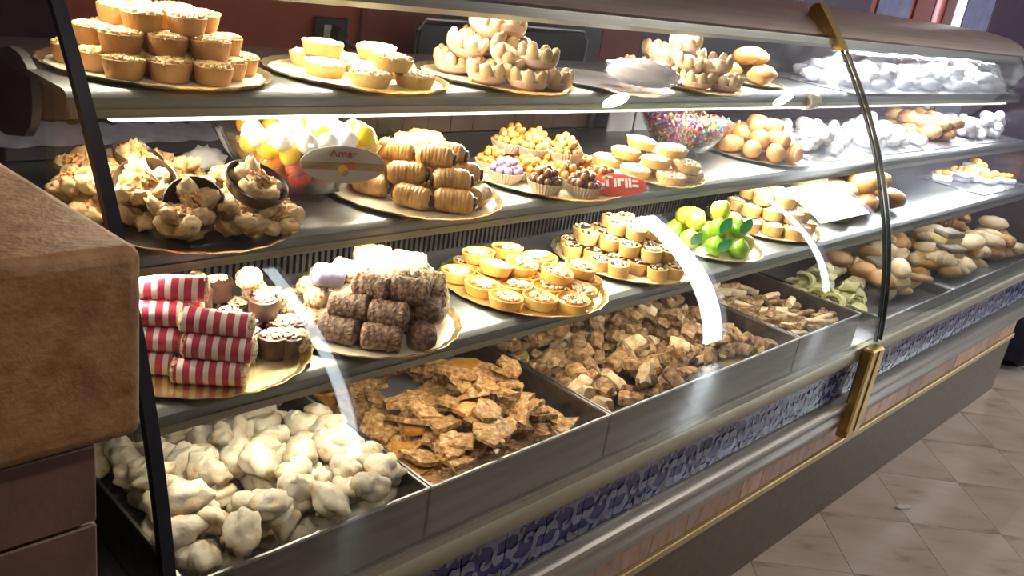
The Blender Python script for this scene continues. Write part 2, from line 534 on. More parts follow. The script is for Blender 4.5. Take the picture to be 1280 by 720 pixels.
# diagonal floor tiles, 29 cm
T = .2935
tile_me = [MB().box((-T / 2 + .0007, -T / 2 + .0007, -.004), (T / 2 - .0007, T / 2 - .0007, 0), bev=.0003).mesh('floor_tile', 'floortile') for _ in range(1)]
c45 = math.cos(PI / 4)
for i in range(-30, 31):
    for j in range(-30, 31):
        u, v = (i + .5) * T, (j + .5) * T
        x, y = 2.472 + (u - v) * c45, .804 + (u + v) * c45
        if 1.2 < x < 5.6 and -1.1 < y < .80 + T * .5 and not (x < 4.0 and y > .80 + .22):
            t = link('floor_tile', tile_me[0], floor)
            t.location = (x, y, 0)
            t.rotation_euler = (0, 0, PI / 4 + PI * random.randrange(2))
# ------------------------------------------------------------------ display case
X0, X1, XM = .385, 4.12, 2.430
PC = (0.117, 0.156, -0.212, 0.827)


def yg(z):
    return ((PC[0] * z + PC[1]) * z + PC[2]) * z + PC[3]


case = empty('display_case', (2.25, 1.1, 0), 'long curved-glass pastry display case with steel hood and blue floral tile band', 'display case')


def cpart(name, mb, mats, smooth=False, kind=None, label=None, parent=None):
    me = mb.mesh(name, mats, smooth)
    if parent is None:
        me.transform(Matrix.Translation((-2.25, -1.1, 0)))
        parent = case
    return link(name, me, parent, kind, label)


cpart('cabinet_body', MB().box((X0 + .004, .806, .0), (X1, 1.50, .597)), 'dark')
cpart('kickboard', MB().box((X0 - .02, .800, 0), (X1, .806, .248), bev=.001), 'kick')
cpart('gold_strip', MB().box((X0 - .02, .792, .249), (X1 + .004, .806, .270), bev=.002), 'gold')
x = X0 - .02
i = 0
while x < X1 - .01:
    w = random.choice((.10, .14, .16, .20, .24))
    w = min(w, X1 - x)
    cpart('marble_tile', MB().box((x + .0008, .801 + rnd(-.0006, .0006), .272), (x + w - .0008, .806, .351), bev=.0008), 'marble')
    x += w
mol = [(.806, .352), (.789, .353), (.776, .360), (.771, .374), (.770, .392), (.774, .404), (.772, .412), (.766, .424), (.768, .436), (.778, .442), (.806, .443)]
cpart('lower_moulding', MB().extrude_x(mol, X0 - .02, X1), 'moulding', True)
rail = [(.806, .554), (.784, .556), (.778, .563), (.778, .590), (.783, .597), (.806, .598)]
cpart('upper_rail', MB().extrude_x(rail, X0 - .02, X1), 'rail', True)
cpart('deck', MB().box((X0, .796, .5985), (X1, 1.49, .604)), 'steel')


# blue floral tiles
def leafshape(mb, pts, w, mi=0, lobes=0):
    n = len(pts)
    P = [Vector((a, 0, b)) for a, b in pts]
    vs, fs = [], []
    for j, p in enumerate(P):
        t = (P[min(j + 1, n - 1)] - P[max(j - 1, 0)])
        nrm = Vector((-t.z, 0, t.x)).normalized()
        f = j / (n - 1)
        k = w * math.sin(PI * min(1, .12 + f * .88)) ** .8 + .0006
        if lobes:
            k *= 1 + .45 * abs(math.sin(f * PI * lobes))
        vs += [tuple(p + nrm * k), tuple(p - nrm * k)]
    for j in range(n - 1):
        fs.append((2 * j, 2 * j + 1, 2 * j + 3, 2 * j + 2))
    mb.add(vs, fs, mi)


def arc(cx, cz, r0, r1, a0, a1, n=12):
    return [(cx + (r0 + (r1 - r0) * i / n) * math.cos(a0 + (a1 - a0) * i / n), cz + (r0 + (r1 - r0) * i / n) * math.sin(a0 + (a1 - a0) * i / n)) for i in range(n + 1)]


TW = .1036
orn = []
for fl in (1, -1):
    mb = MB()
    lay = 0
    for a, w, lb in ((arc(.004, -.004, .040, .012, -2.7, 1.9, 20), .0052, 0), (arc(-.030, .016, .030, .010, 2.7, -.6, 14), .0072, 4), (arc(.036, -.018, .030, .008, -.2, -3.1, 14), .0078, 4),
                     (arc(.032, .026, .026, .012, .3, 2.9, 14), .0066, 4), (arc(-.036, -.030, .024, .010, 3.3, 5.9, 14), .0066, 4), (arc(.006, .004, .013, .003, .4, 5.2, 12), .0036, 0),
                     ([(-.050, .004), (-.044, -.006), (-.034, -.010), (-.026, -.004), (-.018, .006)], .0070, 3), ([(.050, .0), (.044, .008), (.034, .010), (.026, .002), (.02, -.008)], .0070, 3),
                     ([(-.01, -.052), (-.004, -.044), (.004, -.038), (.016, -.036)], .0060, 3), ([(.012, .052), (.004, .046), (-.004, .042), (-.016, .044)], .0060, 3)):
        m0 = len(mb.v)
        leafshape(mb, [(p, q * fl) for p, q in a], w, 0, lb)
        for k in range(m0, len(mb.v)):
            x, y, z = mb.v[k]
            mb.v[k] = (max(-.0508, min(.0508, x)), -.00022 * lay, max(-.0540, min(.0540, z)))
        lay += 1
    for cx, cz in ((.018, -.040), (-.014, .030), (.040, .040 * fl)):
        mb.add([(cx + .004 * math.cos(k * PI / 4), -.0026, cz + .006 * math.sin(k * PI / 4)) for k in range(8)], [tuple(range(8))], 1)
    orn.append(mb.mesh('scroll_ornament', ['scroll', 'ochre'], False))
tme = MB().box((-TW / 2 + .0007, 0, -.055), (TW / 2 - .0007, .006, .055), bev=.0008).mesh('tile', 'bluetile')
n = int((X1 - X0 + .02) / TW)
for i in range(n):
    t = link('tile', tme, case)
    t.location = (X0 - .02 + (i + .5) * TW - 2.25, .8 - 1.1, .4985)
    s = link('scroll_ornament', orn[i % 2], t)
    s.location = (0, -.0006, 0)
# glass panes
ZS = [.600 + (1.365 - .600) * i / 22 for i in range(23)]


def pane(xa, xb):
    mb = MB()
    th = .008
    outer = [(yg(z) - th / 2, z) for z in ZS]
    inner = [(yg(z) + th / 2, z) for z in ZS]
    n = len(ZS)
    vs = []
    for x in (xa, xb):
        vs += [(x, y, z) for y, z in outer] + [(x, y, z) for y, z in inner]
    fo, fe = [], []
    for i in range(n - 1):
        fo.append((i, 2 * n + i, 2 * n + i + 1, i + 1))
        fo.append((n + i, n + i + 1, 3 * n + i + 1, 3 * n + i))
        fe.append((i, i + 1, n + i + 1, n + i))
        fe.append((2 * n + i, 3 * n + i, 3 * n + i + 1, 2 * n + i + 1))
    mb.add(vs, fo, 0)
    mb.f += fe
    mb.m += [1] * len(fe)
    return mb


cpart('curved_glass', pane(X0 + .012, XM - .019), ['glass', 'edge'], True)
cpart('curved_glass', pane(XM + .019, X1 - .01), ['glass', 'edge'], True)
seal = [(yg(z) - .007, z) for z in ZS] + [(yg(z) + .007, z) for z in reversed(ZS)]
cpart('end_seal', MB().extrude_x(seal, X0 - .004, X0 + .011), 'seal', True, label='black rubber edge of the end pane')
endp = [(yg(z) + .009, z) for z in ZS] + [(1.48, 1.365), (1.48, .606), (.80, .606)]
cpart('end_glass', MB().extrude_x(endp, X0, X0 + .007), 'glass')
for xx in (X1 - .008,):
    cpart('end_glass', MB().extrude_x(endp, xx, xx + .007), 'glass')
# joint rods between the two panes, brass post and clamp
for dx in (-.015, .015):
    pr = [(yg(z) - .0055, z) for z in ZS] + [(yg(z) + .0055, z) for z in reversed(ZS)]
    cpart('pane_edge', MB().extrude_x(pr, XM + dx - .003, XM + dx + .003), 'edge', True)
post = MB()
post.box((2.318, .745, .345), (2.395, .777, .604), bev=.005)
post.box((2.356, .7415, .350), (2.387, .745, .600))
post.extrude_x([(.777, .352), (.745, .352), (.745, .338), (.768, .330), (.777, .334)], 2.318, 2.395)
cpart('brass_post', post, 'brass', label='brass post at the glass joint')
zs = [1.340 + (1.450 - 1.340) * i / 12 for i in range(13)]
cl = [(yg(z) - .010, z) for z in zs] + [(yg(z) + .004 + .050 * math.sin(PI * (12 - i) / 12) ** .8, z - .004) for i, z in enumerate(reversed(zs))]
cpart('brass_clamp', MB().extrude_x(cl, XM - .030, XM + .012), 'brass', True, label='curved brass clamp')
# hood
hood = [(1.150, 1.362), (1.164, 1.378), (1.186, 1.398), (1.215, 1.416), (1.26, 1.430), (1.34, 1.440), (1.46, 1.444), (1.46, 1.420), (1.32, 1.412), (1.24, 1.392), (1.19, 1.366)]
cpart('hood', MB().extrude_x(hood, X0, X1 + .2), 'hood', True)
band = [(1.128, 1.341), (1.123, 1.350), (1.132, 1.366), (1.152, 1.370), (1.225, 1.370), (1.225, 1.364), (1.165, 1.362), (1.146, 1.343)]
cpart('hood_band', MB().extrude_x(band, X0, X1 + .2), 'hoodband', True)
# shelves: (front y, underside z, back y)
SH = {1: (1.08, 1.192, 1.46), 2: (.990, 1.019, 1.46), 3: (.900, .849, 1.24)}
for k, (yf, zb, yb) in SH.items():
    t = .034
    prof = [(yf + .028, zb), (yf + .004, zb), (yf, zb + .006), (yf, zb + t - .008), (yf + .006, zb + t - .002), (yf + .012, zb + t), (yb, zb + t), (yb, zb + t - .008), (yf + .034, zb + t - .008)]
    s = cpart('shelf', MB().extrude_x(prof, X0 + .008, X1 - .01), 'shelf', True)
    lip = [(yf - .0015, zb + .001), (yf - .0015, zb + .012), (yf + .002, zb + .012), (yf + .003, zb + .001)]
    cpart('shelf_lip', MB().extrude_x(lip, X0 + .010, X1 - .012), 'shelf_lip')
    for gx in np.arange(X0 + .25, X1, .6):
        pass
cpart('led_strip', MB().box((.445, 1.0795, 1.1880), (3.95, 1.094, 1.1918)), 'led', label='glowing strip under the top shelf')
cl = MB()
for xx in (2.27,):
    cl.tube([(xx - .03, 1.085, 1.205), (xx - .008, 1.085, 1.205), (xx - .008, 1.085, 1.205), (xx + .03, 1.085, 1.205)], [.021, .024, .021, .019], 20)
cpart('shelf_joint', cl, 'rail', True, label='round metal joint on the top shelf front')
eb = MB().extrude_x([(1.205, 1.155), (1.195, 1.18), (1.197, 1.205), (1.21, 1.228), (1.235, 1.240), (1.27, 1.243), (1.42, 1.21), (1.42, 1.12), (1.30, 1.12), (1.23, 1.135)], X0 + .009, X0 + .02)
cpart('shelf_bracket', eb, 'dark', True)
# back of the case: grille, steel back, wood strips
gr = MB()
gy, gz0, gz1 = 1.215, .884, 1.016
for xx in np.arange(.42, 2.46, .0125):
    gr.box((xx, gy, gz0), (xx + .0065, gy + .008, gz1))
for zz in (gz0 - .004, (gz0 + gz1) / 2 - .003, gz1 - .004):
    gr.box((.41, gy - .001, zz), (2.47, gy + .009, zz + .008))
cpart('air_grille', gr, 'grille', kind='stuff', label='slotted metal air grille')
cpart('grille_duct', MB().box((.41, gy + .02, .884), (X1 - .02, 1.26, 1.016)), 'dark')
cpart('back_panel', MB().box((X0 + .01, 1.30, .606), (X1 - .01, 1.31, .845)), 'traysteel')
cpart('back_beam', MB().box((X0 + .01, 1.462, 1.098), (2.0, 1.478, 1.19), bev=.003), 'milkchoc')
for i in range(16):
    xx = .74 + i * .0685
    cpart('wood_strip', MB().box((xx, 1.468 + rnd(0, .001), 1.056), (xx + .0675, 1.478, 1.097), bev=.001), 'wood')
cpart('back_frame', MB().box((1.838, 1.455, 1.056), (1.850, 1.478, 1.097)), 'steel')
cpart('back_sill', MB().box((X0 + .01, 1.462, 1.02), (X1 - .01, 1.48, 1.055)), 'dark')
# ------------------------------------------------------------------ stone counter at the left
ctr = empty('stone_counter', (-.3, 1.0, 0), 'brown stone counter with a thick rounded slab top, beside the case end', 'counter')


def ctpart(name, me, label=None):
    me.transform(Matrix.Translation((.3, -1.0, 0)))
    return link(name, me, ctr, label=label)


import bmesh
mb = MB().slab([(-1.4, .70), (.3155, .70), (.262, 1.50), (-1.4, 1.50)], .987, 1.1735)
me = mb.mesh('stone_slab', 'stone')
bm = bmesh.new()
bm.from_mesh(me)
bmesh.ops.bevel(bm, geom=[e for e in bm.edges], offset=.013, segments=4, profile=.5, affect='EDGES')
bm.to_mesh(me)
bm.free()
me.polygons.foreach_set('use_smooth', [True] * len(me.polygons))
ctpart('stone_slab', me)
ctpart('counter_core', MB().box((-1.4, .718, 0), (.265, 1.45, .986)).mesh('counter_core', 'grout', False))
zt = .985
for r, (z0, z1) in enumerate(((.903, .985), (.70, .9), (.497, .697), (.294, .494), (.0, .291))):
    for c in range(3):
        xa = .277 - (c + 1) * .33
        ctpart('counter_tile', MB().box((xa + .001, .71 + rnd(0, .0008), z0), (xa + .329, .72, z1 - .0005), bev=.0015).mesh('counter_tile', 'tilestone'))
# ------------------------------------------------------------------ steel trays
TR = [(.414, .790), (.796, 1.222), (1.229, 1.953), (1.961, 2.303), (2.50, 3.05), (3.06, 4.05)]
TYF, TYB, TZ0, TZ1 = .803, 1.285, .606, .695
labels = ['steel tray at the case end holding white iced lumpy biscuits', 'steel tray of flat nut brittle shards on grey paper', 'wide steel tray heaped with cut biscotti chunks',
          'smaller steel tray of biscotti sticks beside the brass post', 'shallow tray behind the glass joint under the spiral rolls', 'long shallow tray under the bread rolls at the far end']
for k, (a, b) in enumerate(TR):
    h = TZ1 if k < 4 else .640
    w = .0025
    mb = MB()
    mb.box((a, TYF, TZ0), (b, TYB, TZ0 + .003))
    mb.box((a, TYF, TZ0 + .003), (b, TYF + w, h))
    mb.box((a, TYB - w, TZ0 + .003), (b, TYB, h))
    mb.box((a, TYF + w, TZ0 + .003), (a + w, TYB - w, h))
    mb.box((b - w, TYF + w, TZ0 + .003), (b, TYB - w, h))
    me = mb.mesh('steel_tray', 'traysteel', False)
    me.transform(Matrix.Translation((-(a + b) / 2, -(TYF + TYB) / 2, -TZ0)))
    o = link('steel_tray', me)
    o.location = ((a + b) / 2, (TYF + TYB) / 2, TZ0)
    tag(o, labels[k], 'tray', 'steel trays in the bottom row')
    rim = MB()
    A, B2, C2, D = a - .0015, b + .0015, TYF - .0015, TYB + .0015
    q = .004
    rim.box((A, C2, h), (B2, C2 + q, h + .004))
    rim.box((A, D - q, h), (B2, D, h + .004))
    rim.box((A, C2 + q, h), (A + q, D - q, h + .004))
    rim.box((B2 - q, C2 + q, h), (B2, D - q, h + .004))
    me = rim.mesh('rolled_rim', 'steel', False)
    me.transform(Matrix.Translation((-(a + b) / 2, -(TYF + TYB) / 2, -TZ0)))
    link('rolled_rim', me, o)
    if k in (0, 1):
        pm = MB()
        z = TZ0 + (.028 if k == 0 else .030)
        n = 14
        vs, fs = [], []
        for i in range(n + 1):
            for j in range(n + 1):
                px, py = a + .006 + (b - a - .012) * i / n, TYF + .006 + (TYB - TYF - .012) * j / n
                vs.append((px, py, z + .004 * noise.noise(Vector((px * 9, py * 9, k)))))
        for i in range(n):
            for j in range(n):
                fs.append((i * (n + 1) + j, (i + 1) * (n + 1) + j, (i + 1) * (n + 1) + j + 1, i * (n + 1) + j + 1))
        pm.add(vs, fs)
        me = pm.mesh('tray_paper', 'traypaper' if k == 0 else 'greypaper')
        me.transform(Matrix.Translation((-(a + b) / 2, -(TYF + TYB) / 2, -TZ0)))
        link('tray_paper', me, o, label='dark sugar-strewn paper lining' if k == 0 else 'grey paper lining')
# ------------------------------------------------------------------ pastry kinds


def tart_shell(r, h, mat_, flute=24):
    mb = MB()
    fl = lambda a, rr, z: 1 + (.022 * math.cos(a * flute) if z > .003 else 0)
    mb.lathe([(0, 0), (r * .80, 0), (r * .84, .002), (r * .94, h * .6), (r * 1.0, h), (r * .95, h + .0012), (r * .88, h - .001), (r * .86, h - .004), (0, h - .004)], 48, rad=fl)
    return mb.mesh('tart_shell', mat_)


def nut_top(r, h, n, mat_, seed, dome=.004, size=.0042):
    rr = random.Random(seed)
    mb = MB()
    mb.lathe([(r * .9, h - .003), (r * .7, h + dome * .6), (r * .35, h + dome), (0, h + dome * 1.1)], 20)
    for _ in range(n):
        a, q = rr.uniform(0, 2 * PI), r * .88 * math.sqrt(rr.random())
        z = h + dome * (1 - (q / r) ** 2)
        mb.ball((q * math.cos(a), q * math.sin(a), z), (size * 1.35, size * .7, size * .65), 6, 4, rot=Euler((rr.uniform(-.5, .5), rr.uniform(-.5, .5), rr.uniform(0, 6))).to_matrix())
    return mb.mesh('nut_topping', mat_)


def kind_tart(name, r, h, shell, top, n, nvar=3, dome=.004, size=.0050):
    sm = tart_shell(r, h, shell)
    return Kind(name, [[('shell', sm), ('nut_topping', nut_top(r, h, n, top, 10 + i, dome, size), 'stuff')] for i in range(nvar)], 'tart')


K_pine = kind_tart('pine_nut_tart', .0268, .0235, 'crust', 'pinenut', 70)
K_tart = kind_tart('nut_tart', .0330, .0190, 'crustpale', 'pinenutpale', 80)
K_tart2 = kind_tart('nut_tart', .0330, .0175, 'crustpale', 'pinenutpale', 80)


def jam_variant(seed):
    rr = random.Random(seed)
    r, h = .0315, .0190
    mb = MB().lathe([(r * .88, h - .003), (r * .6, h - .0022), (0, h - .0015)], 20)
    jam = mb.mesh('jam_filling', 'jam')
    nb = MB()
    cx, cy = rr.uniform(-.4, .4) * r * .5, rr.uniform(0, .5) * r * .5
    for _ in range(60):
        a, q = rr.uniform(0, 2 * PI), r * .62 * math.sqrt(rr.random())
        x, y = cx + q * math.cos(a), cy + q * math.sin(a)
        if x * x + y * y < (r * .86) ** 2:
            nb.ball((x, y, h + rr.uniform(-.001, .002)), (.0036, .0022, .0018), 5, 4, rot=Euler((rr.uniform(-.6, .6), rr.uniform(-.6, .6), rr.uniform(0, 6))).to_matrix())
    return [('shell', jam_shell), ('jam_filling', jam), ('nut_topping', nb.mesh('nut_topping', 'pinenutpale'), 'stuff')]


jam_shell = tart_shell(.0315, .0190, 'crustyel', 30)
K_jam = Kind('jam_tart', [jam_variant(40 + i) for i in range(5)], 'tart')


def cup_cookie(r, h, seed, shell='crustpale', fill='choco', nut='pinenutpale', nn=16):
    rr = random.Random(seed)
    mb = MB().lathe([(0, 0), (r * .84, 0), (r * .9, .002), (r, h * .8), (r, h), (r * .86, h + .001), (r * .8, h - .002), (0, h - .002)], 22, rad=lambda a, q, z: 1 + .02 * math.cos(a * 11))
    c = MB().lathe([(r * .82, h - .0015), (r * .5, h + .0022), (0, h + .003)], 14)
    nb = MB()
    for _ in range(nn):
        a, q = rr.uniform(0, 2 * PI), r * .72 * math.sqrt(rr.random())
        nb.ball((q * math.cos(a), q * math.sin(a), h + .003 * (1 - (q / r) ** 2) + .0008), (.0038, .0024, .0018), 5, 4, rot=Euler((rr.uniform(-.5, .5), rr.uniform(-.5, .5), rr.uniform(0, 6))).to_matrix())
    return [('shell', mb.mesh('shell', shell)), ('cream_filling', c.mesh('cream_filling', fill)), ('nut_topping', nb.mesh('nut_topping', nut), 'stuff')]


K_cup = Kind('filled_cup_biscuit', [cup_cookie(.0215, .024, i) for i in range(3)], 'biscuit')
K_cupc = Kind('cream_cup_biscuit', [cup_cookie(.0265, .027, i + 9, 'crustpale', 'sugar', 'pinenutpale', 10) for i in range(3)], 'biscuit')
K_choc = Kind('chocolate_cup', [cup_cookie(.0215, .030, i + 20, 'milkchoc', 'milkchoc', 'pinenutpale', 40) for i in range(3)], 'chocolate')


def capsule_mesh(name, L, r, mat_, nz=0.0, ridges=0, seg=14, rings=18, seed=0, bulge=0.0, taper=None):
    pts, rads = [], []
    n = rings
    for i in range(n + 1):
        f = i / n
        x = -L / 2 + L * f
        e = min(f, 1 - f) * (n / 3 if taper is None else 1 / taper)
        k = math.sqrt(max(0, 1 - (1 - min(1, e)) ** 2)) if e < 1 else 1
        k = max(k, .12 if taper is None else .52)
        rr = r * k * (1 + bulge * math.sin(PI * f))
        if ridges:
            rr *= 1 + (.055 if ridges < 9 else .016) * math.cos(2 * PI * ridges * f)
        pts.append((x, 0, r))
        rads.append(rr)
    mb = MB().tube(pts, rads, seg)
    if nz:
        mb.v = [tuple(Vector(v) + (Vector(v) - Vector((v[0], 0, r))).normalized() * (nz * noise.noise(Vector(v) * 210 + Vector((seed * 7, 0, 0))))) if (Vector(v) - Vector((v[0], 0, r))).length > 1e-6 else v for v in mb.v]
    return mb.mesh(name, mat_)


def roll_variant(seed):
    body = capsule_mesh('pastry_roll', .066, .0172, 'rollpastry', .0014, 11, 18, 44, seed, .10, .20)
    e = MB().ball((.0320, 0, .0165), (.0055, .0105, .0105), 10, 6, .25, 3, seed).ball((-.0320, 0, .0165), (.0045, .0105, .0105), 10, 6, .25, 3, seed + 1)
    return [('pastry_roll', body), ('chocolate_filling', e.mesh('chocolate_filling', 'choco'))]


K_roll = Kind('filled_pastry_roll', [roll_variant(i) for i in range(3)], 'pastry')
K_log = Kind('nut_coated_log', [[('log', capsule_mesh('nut_coated_log', .060, .0185, 'nutcoat', .0026, 0, 18, 26, i, .04))] for i in range(4)], 'pastry')
K_logd = Kind('shaded_nut_log', [[('log', capsule_mesh('shaded_nut_log', .060, .0185, 'nutshade', .0026, 0, 18, 26, i + 5, .04))] for i in range(4)], 'pastry')
K_nutball = Kind('nut_coated_ball', [[('ball', MB().ball((0, 0, .017), (.019, .019, .017), 18, 12, .16, 5, i).mesh('nut_coated_ball', 'nutcoat'))] for i in range(4)], 'pastry')
K_lilac = Kind('lilac_log', [[('log', capsule_mesh('lilac_log', .05, .017, 'lilac', .0015, 0, 16, 20, 3, .04))]], 'pastry')
# striped pink roll


def pink_variant(seed):
    L, r = .082, .0165
    n = 90
    pts = [(-L / 2 + L * i / n, 0, r) for i in range(n + 1)]
    mb = MB()
    mb.tube(pts, [r * (.96 if i in (0, n) else 1) for i in range(n + 1)], 18)
    seg = 18
    rr = random.Random(seed)
    off = rr.uniform(0, 6)
    for j in range(n):
        for i in range(seg):
            k = j / n * 5.2 + i / seg * .9 * 0 + off + i / seg * .0
            mb.m[j * seg + i] = 1 if (k % 1) < .44 else 0
    ends = MB()
    for sx in (-1, 1):
        ends.ball((sx * L / 2, 0, r), (.006, r * .98, r * .98), 12, 8, .3, 6, seed + sx)
    return [('pink_striped_roll', mb.mesh('pink_striped_roll', ['pinkice', 'whiteice'])), ('nut_end', ends.mesh('nut_end', 'nutcoat'))]


K_pink = Kind('pink_striped_roll', [pink_variant(i) for i in range(4)], 'pastry')
# walnut clusters in chocolate


def walnut_variant(seed, choc):
    rr = random.Random(seed)
    mb = MB()
    n = rr.choice((4, 5, 5))
    for i in range(n):
        a = 2 * PI * i / n + rr.uniform(-.25, .25)
        q = rr.uniform(.013, .018)
        R = Euler((rr.uniform(-.3, .3), rr.uniform(-.6, -.2), a)).to_matrix()
        mb.ball((q * math.cos(a), q * math.sin(a), .012 + rr.uniform(-.002, .003)), (rr.uniform(.013, .017), rr.uniform(.010, .014), rr.uniform(.008, .0115)), 14, 10, .55, 2.6, seed * 9 + i, rot=R)
    mb.ball((0, 0, .012), (.014, .014, .009), 12, 8, .4, 3, seed)
    out = [('walnut_biscuit', mb.mesh('walnut_biscuit', 'walnut', sharp=170))]
    w = MB()
    for k in (-1, 1):
        w.ball((.0055 * k, 0, .0215), (.0060, .0115, .0050), 14, 10, .8, 6, seed + k)
    out.append(('walnut_half', w.mesh('walnut_half', 'crust')))
    if choc:
        d = MB().lathe([(0, .0), (.020, .0), (.027, .006), (.0325, .019), (.031, .020), (.0265, .010), (.018, .004), (0, .004)], 22)
        out.append(('chocolate_base', d.mesh('chocolate_base', 'choco')))
    return out


K_wal = Kind('walnut_biscuit', [walnut_variant(i, False) for i in range(5)], 'biscuit')
K_walc = Kind('walnut_chocolate', [walnut_variant(i + 8, True) for i in range(2)], 'biscuit')
# flower baskets with almond fingers


def basket_variant(seed):
    rr = random.Random(seed)
    mb = MB().lathe([(0, 0), (.022, 0), (.031, .007), (.0355, .018), (.034, .021), (.030, .017), (0, .015)], 24)
    out = [('basket_shell', mb.mesh('basket_shell', 'basket'))]
    cr = MB().ball((0, 0, .019), (.027, .027, .013), 16, 10, .2, 3, seed)
    out.append(('cream_dome', cr.mesh('cream_dome', 'sugar')))
    al = MB()
    n = 8
    for i in range(n):
        a = 2 * PI * i / n + rr.uniform(-.08, .08)
        R = Euler((0, math.radians(12), a)).to_matrix()
        al.ball((.0315 * math.cos(a), .0315 * math.sin(a), .024 + rr.uniform(-.001, .0015)), (.0085, .0118, .0165), 12, 8, .1, 2, seed + i, rot=R)
    out.append(('almond_finger', al.mesh('almond_finger', 'almond'), 'stuff'))
    rb = MB().lathe([(.031, .006), (.0365, .014), (.0372, .016), (.0362, .018), (.033, .0175)], 24)
    out.append(('rose_band', rb.mesh('rose_band', 'rosecream')))
    return out


K_bask = Kind('almond_flower_basket', [basket_variant(i) for i in range(3)], 'pastry')
# honey balls in paper cups


def honey_variant(seed, m):
    rr = random.Random(seed)
    mb = MB().lathe([(0, 0), (.024, 0), (.034, .020), (.0335, .021), (.0235, .0015), (0, .0015)], 64, rad=lambda a, q, z: 1 + (.03 * math.cos(a * 32) if q > .02 else 0))
    b = MB()
    for lay, (R, n, z) in enumerate(((.020, 8, .012), (.0245, 9, .024), (.012, 5, .026), (.014, 5, .037), (0, 1, .042))):
        for i in range(n):
            a = 2 * PI * (i + .5 * lay) / n + rr.uniform(-.15, .15)
            b.ball((R * math.cos(a), R * math.sin(a), z + rr.uniform(-.002, .002)), .0078 * rr.uniform(.88, 1.1), 9, 7)
    return [('paper_cup', mb.mesh('paper_cup', 'papercup')), ('honey_balls', b.mesh('honey_balls', m), 'stuff')]


K_honey = Kind('honey_ball_cup', [honey_variant(i, 'honey') for i in range(3)], 'sweet')
K_honeyd = Kind('cocoa_ball_cup', [honey_variant(i + 4, 'honeydark') for i in range(2)], 'sweet')
K_shadeb = Kind('shaded_ball_cup', [honey_variant(8, 'shadedball')], 'sweet')


# iced lumpy biscuits
def iced_variant(seed):
    rr = random.Random(seed)
    mb = MB()
    L = rr.uniform(.024, .036)
    mb.ball((0, 0, .018), (L, rr.uniform(.018, .022), .0185), 22, 14, .46, 1.5, seed)
    if seed % 3:
        mb.ball((L * .5, rr.uniform(-.006, .006), .022), (.0165, .016, .0155), 16, 10, .35, 1.7, seed + 50)
    return [('iced_biscuit', mb.mesh('iced_biscuit', 'iced', sharp=170))]


K_iced = Kind('iced_biscuit', [iced_variant(i) for i in range(10)], 'biscuit')


# brittle shards
def brittle_variant(seed, m='brittle'):
    rr = random.Random(seed)
    n = rr.randint(4, 6)
    A, B = rr.uniform(.030, .046), rr.uniform(.019, .030)
    poly = []
    for i in range(n):
        a = 2 * PI * (i + rr.uniform(-.25, .25)) / n
        poly.append((A * math.cos(a) * rr.uniform(.7, 1.15), B * math.sin(a) * rr.uniform(.8, 1.15)))
    # rough top: grid of jittered rings
    vs, fs = [], []
    rings = (1.0, .97, .72, .42)
    sub = []
    for i in range(n):
        p, q = poly[i], poly[(i + 1) % n]
        for k in range(4):
            f = k / 4
            sub.append((p[0] + (q[0] - p[0]) * f + rr.uniform(-.0012, .0012), p[1] + (q[1] - p[1]) * f + rr.uniform(-.0012, .0012)))
    m_ = len(sub)
    vs += [(x, y, 0) for x, y in sub]
    for r in rings:
        for x, y in sub:
            vs.append((x * r, y * r, .0055 + (.0016 if r < .99 else -.001) + .0034 * noise.noise(Vector((x * r * 150, y * r * 150, seed)))))
    vs.append((0, 0, .007))
    for k in range(len(rings)):
        for i in range(m_):
            j = (i + 1) % m_
            fs.append((k * m_ + i, k * m_ + j, k * m_ + m_ + j, k * m_ + m_ + i))
    for i in range(m_):
        fs.append((len(rings) * m_ + i, len(rings) * m_ + (i + 1) % m_, len(vs) - 1))
    fs.append(tuple(range(m_ - 1, -1, -1)))
    return [('brittle_shard', MB().add(vs, fs).mesh('brittle_shard', m))]


K_brit = Kind('brittle_shard', [brittle_variant(i) for i in range(8)] + [brittle_variant(30, 'brittleflat')], 'sweet')


# biscotti
def biscotto_variant(seed, L, w, h, m):
    rr = random.Random(seed)
    mb = MB()
    vs, fs = [], []
    nx, na = 6, 12
    for i in range(nx + 1):
        f = i / nx
        e = .88 if i in (0, nx) else 1.0
        for k in range(na):
            a = 2 * PI * k / na
            ca, sa = math.cos(a), math.sin(a)
            y = w / 2 * math.copysign(abs(ca) ** .55, ca) * e
            z = h / 2 * math.copysign(abs(sa) ** .55, sa) * e + h / 2
            p = Vector((-L / 2 + L * f + .25 * y * (1 if seed % 2 else -1), y, z))
            d = noise.noise(p * 70 + Vector((seed * 5, 0, 0))) * .0032
            vs.append((p.x + d, p.y + d, p.z + d * (.6 if z > .002 else .2)))
    for i in range(nx):
        for k in range(na):
            j = (k + 1) % na
            fs.append((i * na + k, i * na + na + k, i * na + na + j, i * na + j))
    fs.append(tuple(range(na)))
    fs.append(tuple(nx * na + k for k in range(na - 1, -1, -1)))
    return [('biscotto', mb.add(vs, fs).mesh('biscotto', m))]


K_bis = Kind('biscotto', [biscotto_variant(i, rnd(.036, .056), rnd(.027, .034), rnd(.017, .024), 'biscottopale' if i == 8 else 'biscotto') for i in range(10)], 'biscuit')
K_stick = Kind('biscotto_stick', [biscotto_variant(i + 20, rnd(.060, .078), .021, .017, 'biscottopale' if i == 1 else 'biscotto') for i in range(5)], 'biscuit')


# breads
def croissant_variant(seed, m='bread'):
    n = 26
    pts, rads = [], []
    for i in range(n + 1):
        f = i / n * 2 - 1
        a = f * 1.25
        pts.append((.052 * math.sin(a), .045 * (1 - math.cos(a)), .024))
        rads.append((.025 * (1 - .78 * abs(f) ** 1.6)) * (1 + .10 * math.cos(f * 19)))
    return [('croissant', MB().tube(pts, rads, 14).mesh('croissant', m))]


